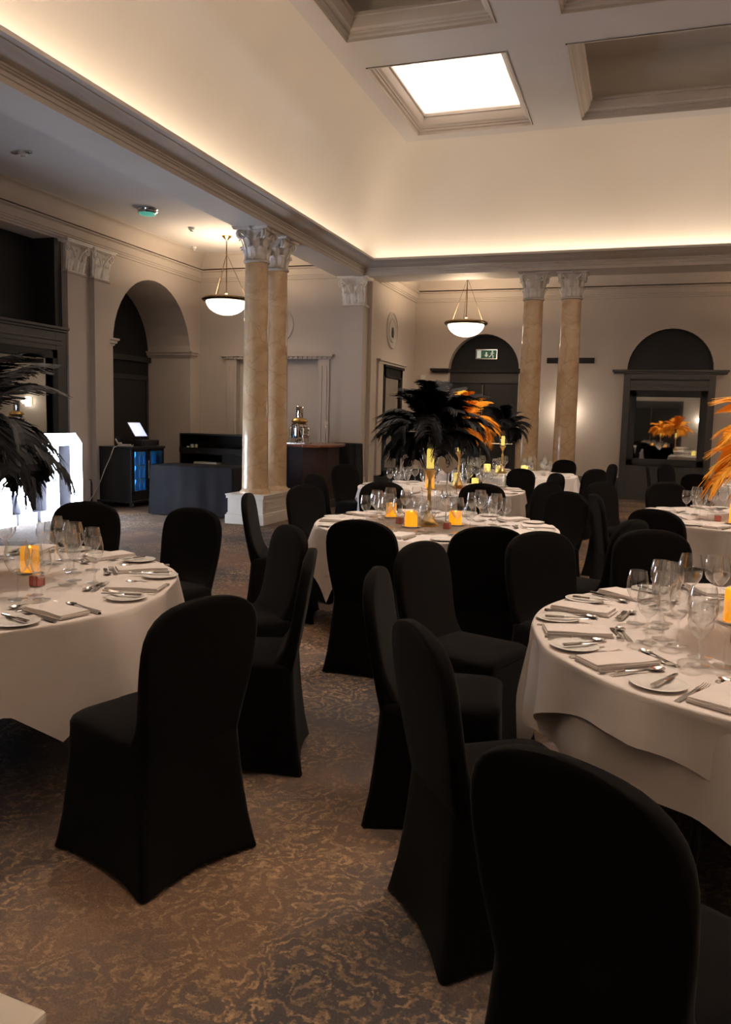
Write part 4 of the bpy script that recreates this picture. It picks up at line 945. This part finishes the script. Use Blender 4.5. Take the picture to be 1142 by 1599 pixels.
def centrepiece(T, x, y, cols, seed, sc_, label, hz=.64, n=34, candle_mt='candle_pale', els=(8, 28, 50, 72)):
    """gold candlestick, hurricane glass with a candle, crown of ostrich plumes"""
    rnd = random.Random(seed); c = tag(empty('feather_centrepiece', (x, y, ZT)), label, 'centrepiece')
    MB().lathe([(0, 0), (.075, 0), (.077, .008), (.070, .016), (.062, .02), (.045, .045), (.028, .085), (.018, .12), (.015, .14), (.022, .15), (.015, .16), (.013, .25), (.020, .262), (.020, .27), (.013, .28), (.012, .33), (.016, .345), (.024, .36), (.030, .375), (.045, .39), (.048, .40), (0, .40)], 32).build('candlestick', 'gold_metal', c, True, sharp=45)
    MB().lathe([(0, .40), (.03, .402), (.052, .415), (.060, .44), (.062, .50), (.058, .58), (.056, hz), (.054, hz), (.056, .58), (.060, .50), (.058, .44), (.05, .42), (0, .408)], 28).build('hurricane_glass', 'glass', c, True, sharp=60)
    cd = MB().lathe([(0, .412), (.026, .412), (.026, .54), (.02, .55), (0, .545)], 20).build('candle', candle_mt, c, True, sharp=50)
    MB().lathe([(0, hz-.01), (.058, hz-.01), (.06, hz+.005), (.045, hz+.03), (0, hz+.04)], 24).build('feather_holder', 'dark_wood', c, True, sharp=50)
    for i in range(n):
        tier = i % 4; el = els[tier]+rnd.uniform(-9, 9); az = 2*pi*(i*0.381966)+rnd.uniform(-.2, .2)
        col = cols[i % len(cols)] if not callable(cols) else cols(az, el)
        p = plume(col, rnd.choice((0, 1, 3)) if tier < 3 else rnd.choice((0, 2)), c)
        p.location = (.03*cos(az), .03*sin(az), hz+.02); p.rotation_euler = (rnd.uniform(-.4, .4), -radians(el), az); s_ = sc_*rnd.uniform(.88, 1.1); p.scale = (s_, s_, s_)
        if i == n-1 and seed == 12: p.rotation_euler = (0, -radians(80), 2.6); p.scale = (1.05, .8, 1.05)
    return c
centrepiece(T1, T1[0]+.02, T1[1]+.05, ['black'], 5, 1.12, 'black ostrich feather centrepiece reaching in at the left edge, before the lit letters', n=48, hz=.60, els=(0, 14, 32, 52))
centrepiece(T2, T2[0]+.0, T2[1]+.05, ['orange'], 8, .92, 'bright orange ostrich feather centrepiece reaching in at the right picture edge', n=48, hz=.60, els=(0, 14, 32, 52))
centrepiece(T3, -1.41, 5.60, ['black'], 12, .92, 'black ostrich feather centrepiece on a gold candlestick, middle of the picture', n=50, els=(4, 24, 44, 64))
centrepiece(T4, -1.92, 8.95, lambda az, el: 'orange' if cos(az-.1) > -.3 else 'black', 15, 1.0, 'orange and black feather centrepiece mostly hidden behind the middle black one', n=36)
centrepiece(T5, -1.93, 12.0, ['black'], 18, .88, 'small distant black feather centrepiece in front of the double door', n=34)
centrepiece(T6, T6[0]+.0, T6[1]+.05, ['orange'], 21, 1.0, 'orange feather centrepiece just outside the right edge, reflected in the wall mirror', n=34)
centrepiece(T7, T7[0]+.1, T7[1]+.1, ['orange'], 24, .9, 'orange feather centrepiece on the far right table, outside the right edge', n=30)

# ------------------------------------------------------------------ lit letters
def letter(polys, holes, y0, label, cell=None):
    """letter standing on the floor, front toward +x. polys: list of y-z rectangles / polygons"""
    c = tag(empty('light_up_letter', (-7.69, y0, 0)), label, 'letter')
    body = MB(); face = MB()
    for p in polys:
        body.prism([(q[0], q[1]) for q in p], -.20, -.012, 'x')
        body_face = p
        face.prism([(q[0], q[1]) for q in p], -.012, 0, 'x')
    body.build('letter_body', 'grey_panel', c); face.build('light_panel', 'led_white', c)
    return c
H_ = 1.2
Rr = lambda a, b_, c_, d_: [(a, c_), (b_, c_), (b_, d_), (a, d_)]
R_poly = [Rr(.07, .26, .14, H_), Rr(.0, .33, 0, .14), Rr(.0, .07, H_-.14, H_), Rr(.26, .55, H_-.16, H_), Rr(.26, .55, .56, .72),
          [(.55, .56), (.66, .66), (.66, 1.09), (.55, H_)][::-1] and [(.50, .56), (.56, .56), (.68, .68), (.68, 1.08), (.56, H_), (.50, H_)],
          [(.28, .56), (.46, .56), (.64, .14), (.45, .14)], Rr(.40, .72, 0, .14)]
D_poly = [Rr(.12, .36, .14, H_), Rr(.0, .36, 0, .14), Rr(.04, .12, H_-.14, H_), Rr(.36, .72, H_-.17, H_), Rr(.36, .72, 0, .17), [(.62, 0), (.72, 0), (.86, .14), (.86, 1.06), (.72, H_), (.62, H_)]]
def bulbs(c, pts):
    b0 = None
    for (y_, z_) in pts:
        if b0 is None:
            b0 = MB().lathe([(0, -.022), (.016, -.016), (.022, 0), (.016, .016), (0, .022)], 10).build('bulb', 'led_bulb', c, True); o = b0
        else: o = b0.copy(); COL.objects.link(o); o.parent = c
        o.location = (.02, y_, z_)
lr = letter(R_poly, None, 8.17, 'left of two big white light-up letters, at the left edge')
bulbs(lr, [(.165, .2+.2*i) for i in range(5)]+[(.61, .78+.16*i) for i in range(2)]+[(.46, .44), (.54, .28)])
ld = letter(D_poly, None, 8.98, 'right of the two big white light-up letters, with a slanted top corner')
bulbs(ld, [(.16, .2+.24*i) for i in range(4)]+[(.64+.04, .2+.24*i) for i in range(4)])

# ------------------------------------------------------------------ bar corner
fc = tag(empty('bar_fridge_cart', (0, 0, 0)), 'black bottle fridge on castors with blue lit glass doors by the tall arch', 'fridge')
def rotbox(mb, cx_, cy_, ang, x0, x1, y0, y1, z0, z1):
    k_ = len(mb.v); mb.box(x0, x1, y0, y1, z0, z1); mb.xf(Matrix.Translation((cx_, cy_, 0)) @ Matrix.Rotation(ang, 4, 'Z'), k_); return mb
FX, FY, FA = -7.90, 11.47, 0.
fc.location = (FX, FY, 0); fc.rotation_euler = (0, 0, FA)
# local: glass front faces +x, body spans y -.5..+.5
mb = MB().box(-.36, .24, -.47, -.43, .10, .95).box(-.36, .24, .43, .47, .10, .95).box(-.36, -.32, -.43, .43, .10, .95).box(-.36, .26, -.48, .48, .93, .97).box(-.36, .24, -.43, .43, .10, .22).box(-.38, .29, -.52, .52, .075, .105)
mb.build('cabinet', 'black_plastic', fc, bevel=.005)
MB().box(-.31, -.29, -.42, .42, .22, .93).build('lit_interior', 'fridge_glow', fc)
for s_ in (-1, 1):
    y0, y1 = (-.43, -.005) if s_ < 0 else (.005, .43)
    dr = MB().box(.22, .25, y0, y0+.04, .22, .93).box(.22, .25, y1-.04, y1, .22, .93).box(.22, .25, y0, y1, .22, .26).box(.22, .25, y0, y1, .89, .93).build('door', 'black_plastic', fc)
    MB().box(.232, .238, y0+.04, y1-.04, .26, .89).build('door_glass', 'glass', dr)
    hy = y1-.02 if s_ < 0 else y0+.02
    MB().tube([(.27, hy, .45), (.27, hy, .75)], .008, 8).build('door_handle', 'steel', dr)
for zz in (.44, .66): MB().box(-.30, .2, -.42, .42, zz, zz+.012).build('shelf', 'steel', fc)
for sx in (-.32, .22):
    for sy in (-.44, .44): MB().lathe([(0, -.02), (.03, -.02), (.036, -.01), (.036, .01), (.03, .02), (0, .02)], 16).xf(Matrix.Translation((sx, sy, .037)) @ Matrix.Rotation(pi/2, 4, 'X')).box(sx-.02, sx+.02, sy-.03, sy+.03, .05, .08).build('castor', 'steel', fc, True, sharp=40)
bt0 = None
for zz, nm in ((.232, 'bottom'), (.452, 'middle'), (.672, 'top')):
    for i in range(7):
        lx, ly = .10, -.37+.125*i
        if bt0 is None: bt0 = MB().lathe([(0, 0), (.028, 0), (.03, .01), (.03, .10), (.024, .125), (.012, .15), (.012, .185), (.014, .19), (0, .19)], 12).build('bottle', 'bottle_blue', None, True, sharp=50); b_ = bt0
        else: b_ = bt0.copy(); COL.objects.link(b_)
        b_.location = (FX+lx*cos(FA)-ly*sin(FA), FY+lx*sin(FA)+ly*cos(FA), zz); tag(b_, 'dark bottle on the %s shelf of the blue lit fridge' % nm, 'bottle', 'bottles on the %s shelf of the fridge' % nm)
# cash drawer, till, phone, cable
cdw = tag(empty('cash_drawer', (FX-.02, FY+.16, .97), FA), 'flat black cash drawer on top of the bottle fridge', 'cash drawer')
MB().box(-.21, .21, -.24, .24, 0, .10).build('case', 'black_plastic', cdw, bevel=.006); MB().box(.21, .222, -.22, .22, .015, .085).build('drawer_front', 'dark_paint', cdw, bevel=.004); MB().tube([(.222, .12, .05), (.235, .12, .05)], .012, 10).build('lock', 'steel', cdw)
tl = tag(empty('till', (FX-.03, FY+.10, 1.07), FA-.25), 'tilted touch screen till with a pale glowing display on the cash drawer', 'till')
MB().lathe([(0, 0), (.09, 0), (.09, .012), (.03, .02), (.03, .04), (0, .04)], 24).tube([(0, 0, .02), (-.03, 0, .11)], .022, 10).build('stand', 'black_plastic', tl, True, sharp=40)
mt_ = Matrix.Translation((0, 0, .17)) @ Matrix.Rotation(radians(0), 4, 'Z') @ Matrix.Rotation(radians(35), 4, 'Y')
MB().box(-.155, .155, -.14, .14, -.02, 0).xf(Matrix.Translation((0, 0, .17)) @ Matrix.Rotation(radians(50), 4, 'Y')).build('screen_case', 'black_plastic', tl, bevel=.005)
MB().box(-.14, .14, -.125, .125, .0, .003).xf(Matrix.Translation((0, 0, .17)) @ Matrix.Rotation(radians(50), 4, 'Y')).build('display', 'screen_glow', tl)
ph = tag(empty('card_reader', (FX+.0, FY-.30, .97), .4), 'white handset and coiled lead on the near end of the bottle fridge', 'phone')
MB().box(-.10, .10, -.05, .05, 0, .035).build('base', 'white_plastic', ph, bevel=.01)
MB().tube([(-.12, -.10, .12), (-.09, -.07, .05), (-.04, -.03, .05)], [.012, .014, .018], 8).build('handset', 'white_plastic', ph, True)
MB().tube([(.08+.05*cos(t), .03+.05*sin(t), .03-.07*max(0, sin(t*.5))) for t in [i*.5 for i in range(13)]], .005, 6).build('lead', 'white_plastic', ph, True)
cbl = MB().tube([(FX-.03, FY-.42, .985), (FX-.02, FY-.56, .96), (FX-.06, FY-.60, .80), (FX-.13, FY-.64, .62), (FX-.20, FY-.68, .40), (FX-.28, FY-.74, .2), (FX-.38, FY-.80, .03), (FX-.42, FY-.84, .008)], .007, 6).build('power_cable', 'white_plastic', None, True)
tag(cbl, 'white cable hanging from the fridge top down to the floor by the skirting', 'cable')
tgr = tag(MB().lathe([(0, 0), (.035, 0), (.035, .05), (.025, .10), (.03, .14), (0, .15)], 16).build('cup', 'black_plastic', None, True, sharp=40), 'small black cup standing behind the white handset on the fridge', 'cup'); tgr.location = (FX-.14, FY-.30, .97)
# black draped folding table
dt = tag(empty('draped_table', (-6.26, 10.78, 0), radians(3)), 'low table fully draped in dark blue-black cloth, left of the marble columns', 'table')
def drape(hx, hy, h, seed, flare=.03):
    mb = MB(); rnd = random.Random(seed); pts = rrect(hx, -hy, hy, r=.03); dense = []
    for i in range(len(pts)):
        a, b_ = pts[i], pts[(i+1) % len(pts)]
        for q in range(6): dense.append((a[0]+(b_[0]-a[0])*q/6, a[1]+(b_[1]-a[1])*q/6))
    n = len(dense); rows = []
    for zz, f in ((h, 0), (h-.006, .35), (h-.02, .5), (h-.2, .6), (h-.45, .8), (.02, 1.0)):
        ring = []
        for i, (x, y) in enumerate(dense):
            w_ = flare*f+.018*f*f*sin(i*.31+seed)+.010*f*sin(i*.83); L_ = sqrt(x*x+y*y)
            ring.append((x+x/L_*w_, y+y/L_*w_, zz))
        rows.append(ring)
    mb.add([p for r_ in rows for p in r_], [(i*n+j, i*n+(j+1) % n, (i+1)*n+(j+1) % n, (i+1)*n+j) for i in range(len(rows)-1) for j in range(n)]); mb.f.append(tuple(range(n)))
    return mb
drape(.66, .34, .75, 2).build('drape', 'black_cloth', dt, True, sharp=60)
MB().box(-.62, .62, -.30, .30, .70, .735).build('tabletop', 'dark_wood', dt)
for sx in (-.55, .55):
    for sy in (-.24, .24): MB().tube([(sx, sy, 0), (sx, sy, .70)], .015, 8).build('leg', 'steel', dt)
dt2 = tag(empty('draped_stand', (-5.06, 13.82, 0)), 'tall narrow stand draped in black cloth between the bar and the corner pilaster', 'table')
drape(.24, .20, 1.06, 5, .02).build('drape', 'black_cloth', dt2, True, sharp=60)
# back bar unit: black, open front with shelf
bb = tag(empty('back_bar_unit', (-7.38, 13.55, 0)), 'low black open-fronted bar unit against the end wall, behind the draped table', 'cabinet')
MB().box(-.80, 1.0, -.28, .28, 1.13, 1.16).box(-.80, 1.0, .26, .28, 0, 1.13).box(-.80, -.77, -.28, .28, 0, 1.13).box(.97, 1.0, -.28, .28, 0, 1.13).box(-.78, .98, -.26, .26, .78, .80).box(-.78, .98, -.26, .26, .40, .42).build('carcass', 'black_plastic', bb, bevel=.004)
MB().box(-.8, 1.0, -.29, -.275, .80, .90).box(.1, 1.0, -.29, -.275, .0, .78).build('front_panel', 'dark_paint', bb)
for i in range(3):
    cu = tag(MB().lathe([(0, 0), (.026, 0), (.032, .08), (.032, .085), (.032, .12+.04*(i > 0)), (.028, .12+.04*(i > 0)), (0, .1)], 16).build('cup_stack', 'white_plastic', None, True, sharp=40), '%s of three small stacks of white cups on the black bar unit' % ('leftmost', 'middle', 'rightmost')[i], 'cups'); cu.location = (-8.03+.085*i, 13.33, .905-.105)
pp = tag(empty('paper_stack', (-7.66, 13.42, .42)), 'pale stack of boxes on the lower shelf of the black bar unit', 'boxes')
for i in range(3): MB().box(-.24, .24, -.12, .12, i*.075, i*.075+.068).build('box', 'white_plastic', pp, bevel=.004)
lw = tag(empty('wall_bench', (-8.14, 14.18, 0)), 'low panelled wooden ledge between the fridge and the black bar unit', 'bench')
MB().box(-.24, .50, -.16, .16, .82, .86).build('ledge', 'mahogany', lw, bevel=.004); MB().box(-.22, .48, -.14, .14, 0, .82).build('panel', 'cornice_paint', lw)
# mahogany bar
bar = tag(empty('bar_counter', (0, 0, 0)), 'dark bar counter with a curved glossy mahogany top, behind the left marble columns', 'bar')
fr_ = [(-6.25, 12.95), (-5.95, 12.55), (-5.55, 12.28), (-5.2, 12.15), (-4.92, 12.2), (-4.80, 12.45), (-4.80, 12.9), (-4.90, 13.35), (-5.0, 13.56)]
top = fr_+[(-5.55, 13.56), (-5.60, 13.2), (-5.9, 13.25), (-6.2, 13.4)]
MB().prism(top, 1.02, 1.062).build('countertop', 'mahogany', bar, bevel=.01)
cxm, cym = -5.55, 13.0
ins = lambda P_, q: [(cxm+(x-cxm)*q, cym+(y-cym)*q) for x, y in P_]
MB().prism(ins(fr_, .86)+[(-5.5, 13.45), (-6.1, 13.3)], 0, 1.02).build('front_panel', 'dark_wood', bar, bevel=.004)
MB().prism(ins(fr_, .88)+[(-5.5, 13.47), (-6.1, 13.32)], 0, .14).build('kick_board', 'skirting_paint', bar)
cs2 = card_stand(-5.12, 12.95, 1.062, .36, .045, 'small diamond card on a thin stand on the mahogany bar top', False, .4)
# chrome urn
ur = tag(empty('drinks_urn', (-5.42, 12.52, 1.062)), 'chrome drinks urn with curved legs and bronze band on the bar, beside the column', 'urn')
MB().lathe([(0, .10), (.13, .10), (.135, .12), (.135, .27), (.15, .285), (.15, .30), (.135, .31), (.135, .33), (.10, .35), (0, .35)], 32).build('tank', 'chrome', ur, True, sharp=40)
MB().lathe([(.10, .35), (.13, .36), (.14, .38), (.12, .41), (.09, .43), (0, .43)], 32).build('bronze_band', 'gold_metal', ur, True, sharp=40)
MB().lathe([(0, .43), (.055, .43), (.06, .45), (.06, .62), (.05, .63), (0, .63)], 28).build('upper_cylinder', 'chrome', ur, True, sharp=40)
for i in range(4):
    a = pi/4+pi/2*i
    MB().tube([(.13*cos(a), .13*sin(a), .29), (.17*cos(a), .17*sin(a), .24), (.15*cos(a), .15*sin(a), .12), (.17*cos(a), .17*sin(a), .04), (.20*cos(a), .20*sin(a), .0)], [.012, .016, .014, .012, .016], 8).build('leg', 'chrome', ur, True)
MB().tube([(.13, -.05, .16), (.19, -.07, .16), (.19, -.07, .12)], .012, 8).build('tap', 'chrome', ur, True)
MB().box(-.16, .16, -.16, .16, 0, .02).lathe([(0, .02), (.06, .02), (.04, .08), (0, .09)], 16).build('base_tray', 'steel', ur)
# white painted side table, bottom left corner
wt = tag(empty('side_table', (-.985, .545, 0), -.08), 'corner of a white painted table top at the bottom left of the picture', 'table')
MB().box(-.30, .30, -.25, .25, .728, .75).build('tabletop', 'white_gloss_paint', wt, bevel=.006)
MB().box(-.27, .27, -.22, .22, .64, .728).build('apron', 'white_gloss_paint', wt)
for sx in (-.25, .25):
    for sy in (-.20, .20): MB().box(sx-.02, sx+.02, sy-.02, sy+.02, 0, .64).build('leg', 'white_gloss_paint', wt)
